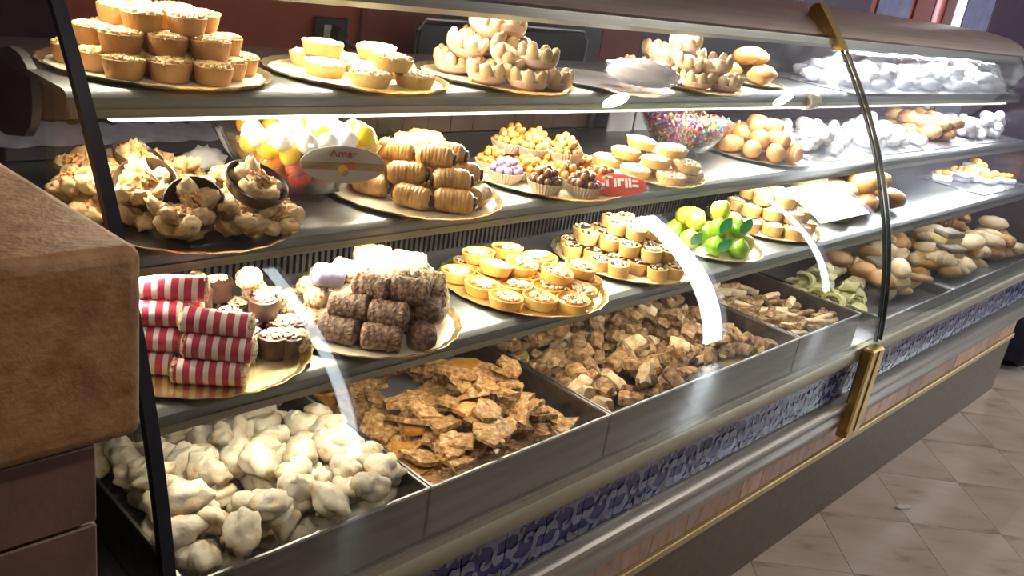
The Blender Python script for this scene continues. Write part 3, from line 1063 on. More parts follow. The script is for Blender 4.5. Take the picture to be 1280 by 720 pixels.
def bun_variant(seed, m, r=(.05, .038, .027)):
    return [('bread_roll', MB().ball((0, 0, r[2] * .9), r, 20, 12, .14, 1.5, seed).mesh('bread_roll', m))]


def snail_variant():
    pts, rads = [], []
    for i in range(60):
        a = i / 59 * 4.6 * PI
        R = .046 - .040 * i / 59
        pts.append((R * math.cos(a), R * math.sin(a), .020 + .006 * i / 59))
        rads.append(.0105 * (1 + .06 * math.cos(i * 1.3)))
    return [('spiral_roll', MB().tube(pts, rads, 10).mesh('spiral_roll', 'bread'))]


def cake_variant(seed):
    c = MB()
    c.box((-.055, -.030, 0), (.055, .030, .022), bev=.004)
    t = MB().box((-.056, -.031, .0222), (.056, .031, .040), bev=.005)
    return [('cake_slice', c.mesh('cake_slice', 'cakeyel')), ('cake_top', t.mesh('cake_top', 'cakedark'))]


K_cro = Kind('croissant', [croissant_variant(0), croissant_variant(1, 'breadpale')], 'bread')
K_bun = Kind('bread_roll', [bun_variant(0, 'breadpale'), bun_variant(1, 'bread'), bun_variant(2, 'breadpale', (.06, .03, .026))], 'bread')
K_brown = Kind('brown_bun', [bun_variant(5 + i, 'breadbrown', (.062, .045, .036)) for i in range(3)], 'bread')
K_olive = Kind('green_shaded_bun', [bun_variant(15 + i, 'olive', (.052, .042, .030)) for i in range(2)], 'bread')
K_snail = Kind('spiral_roll', [snail_variant()], 'bread')
K_cake = Kind('cake_slice', [cake_variant(0)], 'cake')


def fold_variant(seed):
    rr = random.Random(seed)
    mb = MB()
    vs, fs = [], []
    n, m_ = 14, 5
    for i in range(n + 1):
        for j in range(m_ + 1):
            a = -1.4 + 2.8 * i / n
            r = .026 + .004 * math.sin(j * 1.4 + seed)
            vs.append((r * math.sin(a), (j / m_ - .5) * .044 + .004 * math.sin(a * 3), .004 + r * math.cos(a) * .85 + .002))
    for i in range(n):
        for j in range(m_):
            fs.append((i * (m_ + 1) + j, i * (m_ + 1) + j + 1, (i + 1) * (m_ + 1) + j + 1, (i + 1) * (m_ + 1) + j))
    k = len(vs)
    vs2 = [(x * .78, y, max(0, z * .78 - .001)) for x, y, z in vs]
    mb.add(vs + vs2, fs + [tuple(reversed([q + k for q in f])) for f in fs])
    edge = [i * (m_ + 1) for i in range(n + 1)] + [n * (m_ + 1) + j for j in range(1, m_ + 1)] + [i * (m_ + 1) + m_ for i in range(n - 1, -1, -1)] + [j for j in range(m_ - 1, 0, -1)]
    mb.f += [(edge[i], edge[(i + 1) % len(edge)], edge[(i + 1) % len(edge)] + k, edge[i] + k) for i in range(len(edge))]
    mb.m += [0] * len(edge)
    return [('folded_biscuit', mb.mesh('folded_biscuit', 'greenpasta'))]


K_fold = Kind('folded_biscuit', [fold_variant(i) for i in range(3)], 'biscuit')
K_sugar = Kind('sugared_biscuit', [[('b', MB().ball((0, 0, .017), (rnd(.030, .042), .027, .018), 16, 10, .3, 2, i + 60).mesh('sugared_biscuit', 'sugarcool', sharp=170))] for i in range(5)], 'biscuit')


def icedring(seed):
    a = capsule_mesh('iced_biscuit_disc', .085, .014, 'sugarcool', .001, 0, 14, 18, seed, .35)
    s = capsule_mesh('lilac_icing', .066, .0118, 'whiteice', 0, 0, 10, 12, seed, .2)
    s.transform(Matrix.Translation((0, 0, .0055)))
    return [('iced_oval', a), ('icing', s)]


K_ring = Kind('iced_oval_biscuit', [icedring(i) for i in range(2)], 'biscuit')
K_almond = Kind('ridged_almond_biscuit', [[('b', capsule_mesh('ridged_almond_biscuit', .068, .0165, 'crust', .001, 7, 14, 30, i, .35))] for i in range(3)], 'biscuit')
K_orange = Kind('candied_fruit_cake', [[('sponge', MB().box((-.035, -.03, 0), (.035, .03, .022), bev=.006).mesh('sponge', 'sugarcool')),
                                       ('candied_orange', MB().ball((-.012, 0, .028), (.018, .02, .014), 12, 8, .3, 3, i).ball((.015, .006, .026), (.014, .016, .012), 12, 8, .3, 3, i + 3).mesh('candied_orange', 'fruitorange'))] for i in range(2)], 'cake')
K_choccake = Kind('caramel_nut_cake', [[('b', MB().ball((0, 0, .022), (.045, .036, .024), 16, 10, .35, 3.5, i).mesh('caramel_nut_cake', 'bread', sharp=170))] for i in range(2)], 'cake')
# marzipan fruit
lf = MB()
leafvs = []
for i in range(9):
    f = i / 8
    w = .010 * math.sin(PI * f) ** .8
    leafvs += [(f * .042, w, .002 + .006 * math.sin(f * 2.4)), (f * .042, 0, .0005 + .006 * math.sin(f * 2.4)), (f * .042, -w, .002 + .006 * math.sin(f * 2.4))]
lfs = []
for i in range(8):
    lfs += [(3 * i, 3 * i + 1, 3 * i + 4, 3 * i + 3), (3 * i + 1, 3 * i + 2, 3 * i + 5, 3 * i + 4)]
k = len(leafvs)
lf.add(leafvs + [(x, y, z - .0012) for x, y, z in leafvs], lfs + [tuple(reversed([q + k for q in f])) for f in lfs])
leaf_me = lf.mesh('sugar_leaf', 'leaf')


def fruit(m, seed):
    mb = MB().lathe([(0, 0), (.008, .001), (.017, .007), (.0225, .018), (.0215, .029), (.014, .037), (.006, .041), (.003, .044), (0, .0445)], 22)
    mb.v = [tuple(Vector(v) * (1 + .06 * noise.noise(Vector(v) * 60 + Vector((seed, 0, 0))))) for v in mb.v]
    return mb.mesh('marzipan_fruit', m)


K_fr = Kind('marzipan_fruit', [[('f', fruit('lime', 1))], [('f', fruit('lemon', 2))]], 'sweet')


def plate(cx, cy, z, R, label, sy=1.0, rim='goldcard', inner='creamcard', name='gold_plate', rot=0.0):
    n = 96
    sc = lambda a, q, zz: 1 + (.010 * math.cos(a * 24) if q > R * .9 else 0)
    mb = MB().lathe([(0, 0), (R * .93, 0), (R * .97, .003), (R * 1.0, .0065), (R * 1.005, .0075), (R * .985, .0075), (R * .965, .005), (R * .92, .0022)], n, sy=sy, rad=sc)
    mb.f.pop()
    mb.m.pop()
    o = link(name, mb.mesh(name, rim))
    o.location = (cx, cy, z)
    o.rotation_euler = (0, 0, rot)
    tag(o, label, 'plate', 'round card plates on the shelves')
    d = MB().lathe([(R * .935, .0016), (R * .935, .0027), (0, .0027)], n, sy=sy)
    link('plate_lining', d.mesh('plate_lining', inner), o)
    return o


def hexpts(R, d, ox=0, oy=0, rot=0.0):
    out = []
    for i in range(-8, 9):
        for j in range(-8, 9):
            x, y = d * (i + .5 * (j % 2)) + ox, d * .866 * j + oy
            if x * x + y * y <= R * R:
                out.append((x * math.cos(rot) - y * math.sin(rot), x * math.sin(rot) + y * math.cos(rot)))
    return out


def stack(K, cx, cy, z, R, r, h, layers, what, group, rot=.3, jit=.0015, tilt=.04, shrink=None, sy=1.0, var=None, maxn=None):
    names = ['in the bottom layer', 'in the second layer', 'in the third layer', 'on the very top']
    zz = z
    for l in range(layers):
        Rl = R - r * .98 - l * (shrink if shrink is not None else r * 1.05)
        ox, oy = ((0, 0), (r, r * .577), (0, 0), (r, .577 * r))[l % 4]
        pts = hexpts(max(Rl, r * .6), 2.04 * r, ox, oy, rot)
        for (px, py) in pts:
            K.put((cx + px + rnd(-jit, jit), cy + py * sy + rnd(-jit, jit), zz + rnd(0, .0005) + l * .0006), (rnd(-tilt, tilt), rnd(-tilt, tilt), rnd(0, 6.28)), rnd(.97, 1.03),
                  what % names[min(l, 3)], group, var)
        zz += h


PT = .0030     # food stands this far above its plate's foot
Z1, Z2, Z3 = SH[1][1] + .0345, SH[2][1] + .0345, SH[3][1] + .0345
# ---- top shelf
plate(.565, 1.215, Z1, .152, 'gold scalloped plate under the pine nut tarts on the top shelf')
stack(K_pine, .565, 1.215, Z1 + PT, .150, .0268, .0268, 3, 'brown fluted tart topped with pine nuts, %s of the tallest tart pile', 'pine nut tarts on the top shelf', .75, shrink=.024)
plate(.885, 1.195, Z1, .150, 'gold scalloped plate of large pale nut tarts on the top shelf')
G = 'pale nut tarts on the top shelf'
A = math.radians(-48.3)
for (u, w, l, t) in ((-.085, .02, 0, 0), (-.04, -.055, 0, 0), (.038, -.082, 0, 0), (.098, -.03, 0, 0), (.055, .045, 0, 0), (-.02, .045, 0, 0), (-.075, .085, 0, 0), (.02, -.015, 0, 0),
                     (-.055, -.015, 1, .05), (.062, -.048, 1, .06), (.02, .040, 1, .04)):
    cu, su = math.cos(A), math.sin(A)
    K_tart.put((.885 + u * cu - w * su, 1.195 + u * su + w * cu, Z1 + PT + l * .0242), (rnd(-.03, .03), t, rnd(0, 6)), 1.0,
               'pale yellow tart crusted with chopped nuts, %s of the small tart pile' % ('in the bottom layer' if l == 0 else 'on top'), G)
plate(1.195, 1.19, Z1, .150, 'gold plate under the tallest heap of almond flower baskets')
B = 'almond flower baskets on the top shelf'
for (u, w, l, t) in ((-.080, .055, 0, 0), (-.078, -.02, 0, 0), (-.010, -.085, 0, 0), (.062, -.090, 0, 0), (.105, -.035, 0, 0), (-.010, -.01, 0, 0), (.05, .02, 0, 0), (-.02, .07, 0, 0), (.06, .09, 0, 0),
                     (-.045, .025, 1, .25), (-.06, -.035, 1, .2), (.01, -.045, 1, .5), (.072, -.05, 1, .06), (.02, .03, 1, .2), (.01, .0, 2, .3), (-.035, .0, 2, .4)):
    cu, su = math.cos(A), math.sin(A)
    K_bask.put((1.195 + u * cu - w * su, 1.19 + u * su + w * cu, Z1 + PT + l * .036), (t * math.sin(l * 2 + u * 30), t, rnd(0, 6)), 1.0,
               'cream-filled almond flower basket, %s of the left basket heap' % ('at the foot', 'in the middle tier', 'on top')[l], B)
plate(1.50, 1.165, Z1, .140, 'nearly bare silver plate with one sugar-white loaf pastry on it', rim='silver', inner='silver', name='silver_plate')
lo = link('sugared_loaf', MB().ball((0, 0, .024), (.075, .034, .026), 22, 14, .18, 2.2, 77).mesh('sugared_loaf', 'sugarcool'))
lo.location = (1.530, 1.100, Z1 + PT + .008)
lo.rotation_euler = (0, 0, -.78)
tag(lo, 'sugar-white loaf pastry lying at the front of the silver plate', 'pastry')
lw = link('cellophane_wrap', MB().ball((0, 0, .024), (.080, .038, .0285), 22, 14, .22, 3.5, 77).mesh('cellophane_wrap', 'film'), lo)
plate(1.800, 1.190, Z1, .150, 'gold plate under the second heap of almond flower baskets', inner='goldcard')
for (u, w, l, t) in ((-.095, .02, 0, 0), (-.045, -.05, 0, 0), (.025, -.09, 0, 0), (.095, -.06, 0, 0), (.02, -.01, 0, 0), (-.04, .05, 0, 0), (.10, .02, 0, 0), (.04, .07, 0, 0),
                     (-.05, .00, 1, .2), (.0, -.055, 1, .25), (.07, -.05, 1, .2), (.02, .02, 1, .2), (-.06, .055, 1, .3), (.0, -.01, 2, .3)):
    cu, su = math.cos(A), math.sin(A)
    K_bask.put((1.80 + u * cu - w * su, 1.19 + u * su + w * cu, Z1 + PT + l * .036), (t * math.sin(l * 2 + u * 30), t, rnd(0, 6)), 1.0,
               'cream-filled almond flower basket, %s of the right basket heap' % ('at the foot', 'in the middle tier', 'on top')[l], B + ' behind the sugared loaf')
plate(2.150, 1.235, Z1, .115, 'small gold plate under the golden buns on the top shelf')
for i, (u, w, l) in enumerate(((-.05, -.035, 0), (.04, -.055, 0), (.055, .03, 0), (-.03, .045, 0), (0, -.01, 1), (.03, .03, 1))):
    cu, su = math.cos(A), math.sin(A)
    K_bun.put((2.15 + u * cu - w * su, 1.235 + u * su + w * cu, Z1 + PT + l * .040), (rnd(-.1, .1), rnd(-.1, .1), rnd(0, 6)), .88,
              'golden ridged bun %s on the small top-shelf plate' % ('in the lower layer' if l == 0 else 'piled on top'), 'golden buns on the top shelf', 1)
# wrapped sugar pastries, right half of the top shelf
hp = Heap(2.42, 4.0, 1.06, 1.42, Z1 + .004)
tr = link('white_tray', MB().box((-.72, -.165, 0), (.72, .165, .003), bev=.001).mesh('white_tray', 'silver'))
tr.location = (3.22, 1.235, Z1)
tag(tr, 'long silver card under the film-covered sugar pastries', 'plate')
for i in range(120):
    x, y, a = rnd(2.55, 3.88), rnd(1.11, 1.36), rnd(0, PI)
    z = hp.drop(x, y, .036, .027, a, .034, .5)
    if z > Z1 + .055:
        continue
    K_sugar.put((x, y, z), (rnd(-.2, .2), rnd(-.2, .2), a), rnd(.9, 1.1), 'sugar-dusted white biscuit heaped under the plastic film on the top shelf', 'film-covered sugar biscuits')
fm = MB()
vs, fs = [], []
NX, NY = 110, 22
for i in range(NX + 1):
    for j in range(NY + 1):
        x, f = 2.49 + 1.46 * i / NX, j / NY
        y = 1.075 + .34 * f
        e = min(1, min(f, 1 - f) * 7) * min(1, min(i, NX - i) / 8)
        z = Z1 + .005 + .098 * e ** .6 + .010 * e * noise.noise(Vector((x * 14, y * 22, 3))) + .006 * e * noise.noise(Vector((x * 45, y * 20, 9)))
        vs.append((x, y, z))
for i in range(NX):
    for j in range(NY):
        fs.append((i * (NY + 1) + j, (i + 1) * (NY + 1) + j, (i + 1) * (NY + 1) + j + 1, i * (NY + 1) + j + 1))
o = link('plastic_film', fm.add(vs, fs).mesh('plastic_film', 'film'))
tag(o, 'crinkled clear plastic film draped over the white sugar biscuits', 'film')
# ---- middle shelf
plate(.545, 1.105, Z2, .150, 'black oval tray with a gold edge under the walnut biscuits', 1.15, 'goldcard', 'blackcard', 'black_plate')
hp = Heap(.40, .72, .92, 1.30, Z2 + .003)
pts = []
for i in range(600):
    x, y = rnd(.42, .69), rnd(.968, 1.28)
    if ((x - .550) / .130) ** 2 + ((y - 1.112) / .165) ** 2 > 1:
        continue
    pts.append((x, y))
    z = hp.drop(x, y, .030, .030, 0, .027, .55)
    if z > Z2 + .030 or len(pts) > 110:
        continue
    front = y < 1.06
    K_wal.put((x, y, z), (rnd(-.45, .45), rnd(-.45, .45), rnd(0, 6)), rnd(.95, 1.1), 'knobbly walnut biscuit heaped on the black oval tray', 'walnut biscuits on the middle shelf')
for (x, y, lb) in ((.652, 1.045, 'walnut biscuit at the right edge of the black tray beside the chocolate cup'), (.660, 1.115, 'walnut biscuit at the right edge of the black tray near the jelly bowl'),
                   (.628, .992, 'walnut biscuit lying in front of the dark chocolate cup'), (.566, .975, 'walnut biscuit lying at the very front edge of the black tray')):
    K_wal.put((x, y, Z2 + .006), (rnd(.1, .5), rnd(-.3, .3), rnd(0, 6)), 1.12, lb)
for (x, y, z, rx, ry, sc_, lb) in ((.600, 1.020, Z2 + .044, .42, .12, 1.35, 'dark chocolate cup holding a walnut biscuit, at the right front of the black tray'),
                           (.516, 1.010, Z2 + .036, .75, -.45, 1.15, 'walnut biscuit tipped on its chocolate base, at the front of the black tray'),
                           (.490, 1.085, Z2 + .040, .55, -.35, 1.2, 'pale walnut biscuit in a chocolate base, midway up the black tray'),
                           (.525, 1.205, Z2 + .038, .3, .2, 1.1, 'golden walnut biscuit in a chocolate base at the back of the black tray')):
    K_walc.put((x, y, z), (rx, ry, rnd(0, 6) * 0), sc_, lb)
# bowl of jelly sweets


def glass_bowl(cx, cy, z, R, H, foot, label):
    prof = [(0, .0), (foot, .0), (foot * 1.02, .004), (foot * .8, .010), (R * .55, .022), (R * .80, H * .62), (R * .97, H * .97), (R, H), (R * .985, H + .003), (R * .955, H), (R * .78, H * .64), (R * .53, .027), (0, .016)]
    o = link('glass_bowl', MB().lathe(prof, 56).mesh('glass_bowl', 'bowl'))
    o.location = (cx, cy, z)
    return tag(o, label, 'bowl')


glass_bowl(.757, 1.148, Z2, .140, .108, .048, 'clear glass bowl full of fruit jellies on the middle shelf')
jc = {}
JT = {'cy': ('yellow', 'fruit jelly'), 'cr': ('red', 'fruit jelly'), 'co': ('orange', 'fruit jelly'), 'cp': ('pink', 'fruit jelly'), 'cw': ('white', 'sugar sweet'), 'cg': ('green', 'fruit jelly')}
for m in JT:
    jc[m] = Kind('white_sweet' if m == 'cw' else 'fruit_jelly', [[('j', MB().ball((0, 0, 0), (.021, .018, .016) if m != 'cw' else (.016, .016, .016), 14, 9, .12, 1.5, k + len(m)).mesh('fruit_jelly', m))] for k in range(2)], 'sweet')
for l, (zz, R) in enumerate(((.036, .046), (.058, .070), (.080, .088), (.101, .096), (.118, .062))):
    for (px, py) in hexpts(R, .036, .018 * (l % 2), .01 * (l % 2), .4 * l):
        side = px * .74 - py * .67          # along the picture's left-right
        if l < 2:
            m = random.choice(('cr', 'cr', 'cr', 'co', 'cp'))
        elif side < -.03:
            m = random.choice(('cy', 'cy', 'cp', 'cr'))
        elif side < .02:
            m = random.choice(('cy', 'cw', 'co', 'cp'))
        else:
            m = random.choice(('cw', 'cw', 'cw', 'cp', 'cr'))
        if l >= 3 and py > .03:
            m = random.choice(('co', 'co', 'cg', 'cr'))
        elif l >= 3:
            m = random.choice(('cw', 'cw', 'cw', 'cy', 'co'))
        c, w = JT[m]
        jc[m].put((.757 + px * 1.06, 1.148 + py * 1.06, Z2 + zz + rnd(-.002, .002)), (rnd(0, 3), rnd(0, 3), rnd(0, 3)), rnd(.92, 1.05),
                  '%s %s %s the glass bowl' % (c, w, 'near the bottom of' if l < 2 else 'halfway up' if l == 2 else 'heaped at the top of'), 'sweets in the glass bowl')
# oval label on the bowl
lab = empty('oval_label', (.706, 1.012, Z2 + .060), 'grey oval paper label with red script stuck on the jelly bowl', 'label')
e = MB()
pl_ = [(.060 * math.cos(2 * PI * i / 40), .030 * math.sin(2 * PI * i / 40)) for i in range(40)]
e.slab(pl_, 0, .0012)
link('label_card', e.mesh('label_card', 'label', False), lab)
bd = MB().slab([(-.057, -.008), (.057, -.008), (.059, .004), (-.059, .004)], .0013, .0016)
link('label_band', bd.mesh('label_band', 'labelbrown', False), lab)
ft = MB()
for (a, b, r_, mi) in ((0, -.006, .007, 0), (-.012, -.003, .006, 1), (.011, -.001, .006, 2), (.003, -.013, .005, 1)):
    ft.slab([(a + r_ * math.cos(i * PI / 6), b + r_ * math.sin(i * PI / 6)) for i in range(12)], .0017, .002, mi)
link('label_fruit', ft.mesh('label_fruit', ['fruitorange', 'olive', 'jam'], False), lab)
tcu = bpy.data.curves.new('lettering', 'FONT')
tcu.body = 'Amar'
tcu.size = .017
tcu.align_x = 'CENTER'
tcu.extrude = .0002
tcu.materials.append(M['labelred'])
to = bpy.data.objects.new('lettering', tcu)
COL.objects.link(to)
to_me = bpy.data.meshes.new_from_object(to)
bpy.data.objects.remove(to)
to = link('lettering', to_me, lab)
to.location = (0, .013, .0016)
nrm = Vector((-.50, -.80, -.25)).normalized()
zx = Vector((.80, -.50, 0)).normalized()
zx = (zx + Vector((0, 0, .06))).normalized()
yy = nrm.cross(zx)
lab.matrix_world = Matrix(((zx.x, yy.x, nrm.x, .745), (zx.y, yy.y, nrm.y, 1.020), (zx.z, yy.z, nrm.z, Z2 + .081), (0, 0, 0, 1)))
# pastry rolls
plate(.945, 1.09, Z2, .148, 'gold scalloped plate stacked with brown pastry rolls')
A2 = -.80
rows = {0: [(-.095, .0), (-.065, -.055), (0.005, -.092), (.07, -.085), (.105, -.03), (-.03, -.012), (.04, -.03), (-.06, .06), (.01, .05), (.08, .04), (-.01, .105), (.05, .10)],
        1: [(-.068, -.022), (-.01, -.062), (.062, -.062), (.075, -.002), (.0, .0), (-.045, .045), (.035, .055), (-.01, .09)],
        2: [(-.035, -.028), (.03, -.040), (.045, .005), (-.02, .035), (.0, .07)]}
for l, ps in rows.items():
    for (u, w) in ps:
        cu, su = math.cos(A2), math.sin(A2)
        K_roll.put((.945 + u * cu - w * su, 1.09 + u * su + w * cu, Z2 + PT + l * .0275), (0, rnd(-.05, .05), A2 + rnd(-.25, .25) + (1.2 if (u > .09 or u < -.085) and l == 0 else 0)), rnd(.95, 1.03),
                   'brown ridged pastry roll with dark filled ends, %s of its stack' % ('at the foot', 'in the second row', 'in the third row', 'on top')[l], 'filled pastry rolls on the middle shelf')
# honey ball cups
plate(1.285, 1.105, Z2, .160, 'gold scalloped plate under the honey ball cups')
hpz = Z2 + PT
hexp = [(-.105, -.02), (-.075, -.085), (0.0, -.118), (.07, -.095), (.105, -.03), (-.035, -.045), (.035, -.045), (-.07, .045), (0, .022), (.07, .04), (-.035, .1), (.04, .105)]
for i, (u, w) in enumerate(hexp):
    cu, su = math.cos(A), math.sin(A)
    p = (1.285 + u * cu - w * su, 1.105 + u * su + w * cu, hpz)
    if i == 1:
        K_shadeb.put(p, (0, 0, rnd(0, 6)), 1, 'pleated paper cup of honey balls coloured lilac as shaded at the plate front')
    elif i in (2, 3):
        K_honeyd.put(p, (0, 0, rnd(0, 6)), 1, 'pleated paper cup of dark cocoa balls %s' % ('next to the lilac-shaded cup' if i == 2 else 'behind the red packet'))
    else:
        K_honey.put(p, (0, 0, rnd(0, 6)), 1, 'pleated paper cup of golden honey balls on the middle-shelf plate', 'honey ball cups')
for i, (u, w) in enumerate(((-.035, .02), (.03, .065), (-.03, .075), (-.085, .02), (.035, .005), (-.075, .085))):
    cu, su = math.cos(A), math.sin(A)
    K_honey.put((1.285 + u * cu - w * su, 1.105 + u * su + w * cu, hpz + .034), (rnd(-.1, .1), rnd(-.1, .1), 0), .95, 'pleated paper cup of golden honey balls stacked above the others', 'honey ball cups')
# red packet with white lettering
pk = link('red_packet', MB().ball((0, 0, 0), (.060, .025, .007), 24, 10, .12, 2, 5).mesh('red_packet', 'redfoil'))
cu, su = math.cos(A), math.sin(A)
nrm = Vector((-.45, -.55, .70)).normalized()
zx = Vector((.80, -.58, .02)).normalized()
yy = nrm.cross(zx)
zx = yy.cross(nrm)
PKP = (1.335, .968, Z2 + .024)
pk.matrix_world = Matrix(((zx.x, yy.x, nrm.x, PKP[0]), (zx.y, yy.y, nrm.y, PKP[1]), (zx.z, yy.z, nrm.z, PKP[2]), (0, 0, 0, 1)))
tag(pk, 'shiny red packet with white lettering lying against the paper cups', 'packet')
lt = MB()
for (a, b, c, d) in ((-.026, -.010, -.020, .012), (-.026, .008, -.012, .013), (-.010, -.010, -.005, .008), (-.003, -.008, .003, .010), (.003, .004, .010, .010), (.012, -.010, .017, .010), (.019, -.009, .024, .012), (.026, -.007, .038, -.002), (.026, .003, .036, .008),
                     (-.034, -.009, -.028, -.003)):
    lt.box((a, b, .0066), (c, d, .0074))
link('lettering', lt.mesh('lettering', 'white', False), pk)
# stacked nut tarts next to the honey cups
plate(1.585, 1.085, Z2, .130, 'gold plate of stacked pale tarts in front of the sprinkle bowl')
for (u, w, l, t) in ((-.085, -.005, 0, 0), (-.03, -.075, 0, 0), (.045, -.085, 0, 0), (.09, -.02, 0, 0), (.02, -.01, 0, 0), (-.04, .05, 0, 0), (.05, .055, 0, 0),
                     (-.05, -.01, 1, .05), (.012, -.055, 1, .03), (.075, -.045, 1, .08), (.03, .03, 1, 0), (-.02, .01, 2, .08), (.045, -.025, 2, .05)):
    K_tart2.put((1.585 + u * cu - w * su, 1.085 + u * su + w * cu, Z2 + PT + l * .0228), (rnd(-.04, .04), t, rnd(0, 6)), 1,
                'pale round nut tart, %s of the stack before the sprinkle bowl' % ('at the foot', 'in the second tier', 'on top')[l], 'nut tarts on the middle shelf')
# sprinkle bowl
glass_bowl(1.865, 1.19, Z2, .128, .106, .046, 'clear glass bowl of tiny coloured sweets on the middle shelf')
sp = MB()
rr = random.Random(5)
for _ in range(2600):
    q = math.sqrt(rr.random())
    a = rr.uniform(0, 2 * PI)
    f = rr.uniform(0, 1)
    zz = .030 + .062 * f
    R = (.062 + .052 * f) * (q if rr.random() < .35 else rr.uniform(.86, 1))
    if rr.random() < .3:
        zz = .092 + .006 * rr.random()
        R = .112 * q
    d = .0042
    c = Vector((R * math.cos(a), R * math.sin(a), zz))
    rm = Euler((rr.uniform(0, 3), rr.uniform(0, 3), 0)).to_matrix()
    vs = [c + rm @ Vector(v) for v in ((d * 1.3, 0, 0), (-d * 1.3, 0, 0), (0, d, 0), (0, -d, 0), (0, 0, d), (0, 0, -d))]
    sp.add(vs, [(0, 2, 4), (2, 1, 4), (1, 3, 4), (3, 0, 4), (2, 0, 5), (1, 2, 5), (3, 1, 5), (0, 3, 5)])
o = link('tiny_coloured_sweets', sp.mesh('tiny_coloured_sweets', 'sprinkle', True), kind='stuff')
o.location = (1.865, 1.19, Z2)
tag(o, 'tiny bright coloured sweets filling the second glass bowl', 'sweets')
# almond biscuits
plate(2.145, 1.135, Z2, .145, 'silver-edged plate of ridged almond biscuits behind the sprinkle bowl', rim='silver', inner='goldcard', name='silver_plate')
for l, n_ in ((0, 9), (1, 6), (2, 3)):
    for i in range(n_):
        a = 2 * PI * i / n_ + l * .5
        R = (.088, .052, .022)[l]
        K_almond.put((2.145 + R * math.cos(a), 1.135 + R * math.sin(a), Z2 + PT + l * .026), (0, rnd(-.1, .1), a + rnd(-.4, .4)), 1.0,
                     'ridged golden almond biscuit, %s of its plate' % ('round the foot', 'in the second tier', 'on top')[l], 'almond biscuits on the middle shelf')
# iced ovals along the right part of the middle shelf
def row_heap(K, n_, xa, xb, ya, yb, z, rx, ry, h, zmax, lab_, grp, q=.55, tilt=.25, sc=(.92, 1.08), ang=None, var=None):
    hp_ = Heap(xa - .06, xb + .06, ya - .06, yb + .06, z)
    c_ = 0
    for _ in range(n_ * 4):
        if c_ >= n_:
            break
        x, y = rnd(xa, xb), rnd(ya, yb)
        a = rnd(0, PI) if ang is None else ang + rnd(-.5, .5)
        zz = hp_.drop(x, y, rx, ry, a, h, q)
        if zz > zmax:
            continue
        k_ = K[c_ % len(K)] if isinstance(K, list) else K
        t_ = tilt * (.15 if zz < z + .004 else .8)
        k_.put((x, y, zz + .001), (rnd(-t_, t_), rnd(-t_, t_), a), rnd(*sc), lab_ if not isinstance(lab_, dict) else lab_[k_.name], grp, var)
        c_ += 1
    return hp_


for (xa, xb, lb) in ((2.345, 2.62, 'behind the first curved pane'), (2.70, 3.16, 'just right of the glass joint'), (3.62, 4.04, 'at the far end of the middle shelf')):
    c_ = (xa + xb) / 2
    tr = link('silver_plate', MB().box((-(xb - xa) / 2 - .02, -.135, 0), ((xb - xa) / 2 + .02, .135, .003), bev=.001).mesh('silver_plate', 'silver'))
    tr.location = (c_, 1.155, Z2)
    tag(tr, 'silver card under the white iced oval biscuits, %s' % lb, 'plate')
    row_heap(K_ring, 26 if xb - xa < .4 else 44, xa + .03, xb - .03, 1.07, 1.25, Z2 + .003, .042, .017, .026, Z2 + .062, 'white iced oval biscuit heaped %s' % lb, 'iced oval biscuits ' + lb, ang=.6)
tr = link('silver_plate', MB().box((-.19, -.135, 0), (.19, .135, .003), bev=.001).mesh('silver_plate', 'silver'))
tr.location = (3.385, 1.155, Z2)
tag(tr, 'silver card under the caramel nut cakes on the middle shelf', 'plate')
row_heap(K_choccake, 17, 3.26, 3.52, 1.07, 1.25, Z2 + .003, .045, .036, .044, Z2 + .055, 'lumpy golden caramel nut cake between two heaps of white biscuits', 'caramel nut cakes')
# ---- low shelf
plate(.540, 1.030, Z3, .152, 'gold scalloped plate of pink striped rolls and chocolate cups', inner='goldcard')
G = 'pink striped rolls'
for l, ps in {0: [(-.095, -.028), (-.005, -.048), (-.09, .01), (-.005, -.008), (-.085, .046), (0, .03)], 1: [(-.085, -.024), (.005, -.040), (-.085, .016), (-.01, .0)],
              2: [(-.075, -.016), (.0, -.030), (-.07, .022)], 3: [(-.06, .0)]}.items():
    for (u, w) in ps:
        aa = -.62
        ca, sa = math.cos(aa), math.sin(aa)
        u, w = u + .032, w - .055
        xx_, yy_ = .540 + u * ca - w * sa, 1.030 + u * sa + w * ca
        K_pink.put((max(xx_, .44), yy_, Z3 + PT + l * .0305), (rnd(0, 6) * 0, rnd(-.03, .03), aa + rnd(-.07, .07)), 1.0,
                   'roll striped in pink and white icing, %s of its stack' % ('at the foot', 'in the second row', 'in the third row', 'on top')[l], G)
for (x, y, l, k) in ((.535, 1.115, 0, 1), (.580, 1.105, 0, 0), (.625, 1.085, 0, 0), (.640, 1.04, 0, 0), (.645, .990, 0, 1), (.60, 1.06, 0, 0), (.49, 1.13, 0, 1), (.56, 1.075, 1, 0), (.605, 1.100, 1, 0), (.645, 1.07, 1, 2), (.63, 1.02, 1, 0), (.62, 1.045, 2, 2), (.52, 1.105, 1, 1), (.648, 1.012, 0, 2), (.632, .962, 0, 1), (.655, 1.035, 1, 2), (.585, 1.13, 1, 2), (.60, 1.13, 0, 2), (.55, 1.14, 0, 2), (.66, 1.00, 0, 0), (.610, 1.02, 0, 0), (.648, .958, 0, 2), (.615, .965, 0, 0), (.590, .995, 0, 0)):
    if k == 2:
        K_nutball.put((x, y, Z3 + PT + l * .033), (0, 0, rnd(0, 6)), 1, 'ball coated in chopped nuts among the chocolate cups', 'nut balls among the chocolate cups')
    else:
        K_choc.put((x, y, Z3 + PT + l * .033), (rnd(-.12, .12), rnd(-.12, .12), rnd(0, 6)), 1, 'brown chocolate cup topped with chopped nuts, behind the pink rolls', 'chocolate cups behind the pink rolls')
plate(.808, 1.015, Z3, .152, 'gold scalloped plate under the tall heap of nut coated logs')
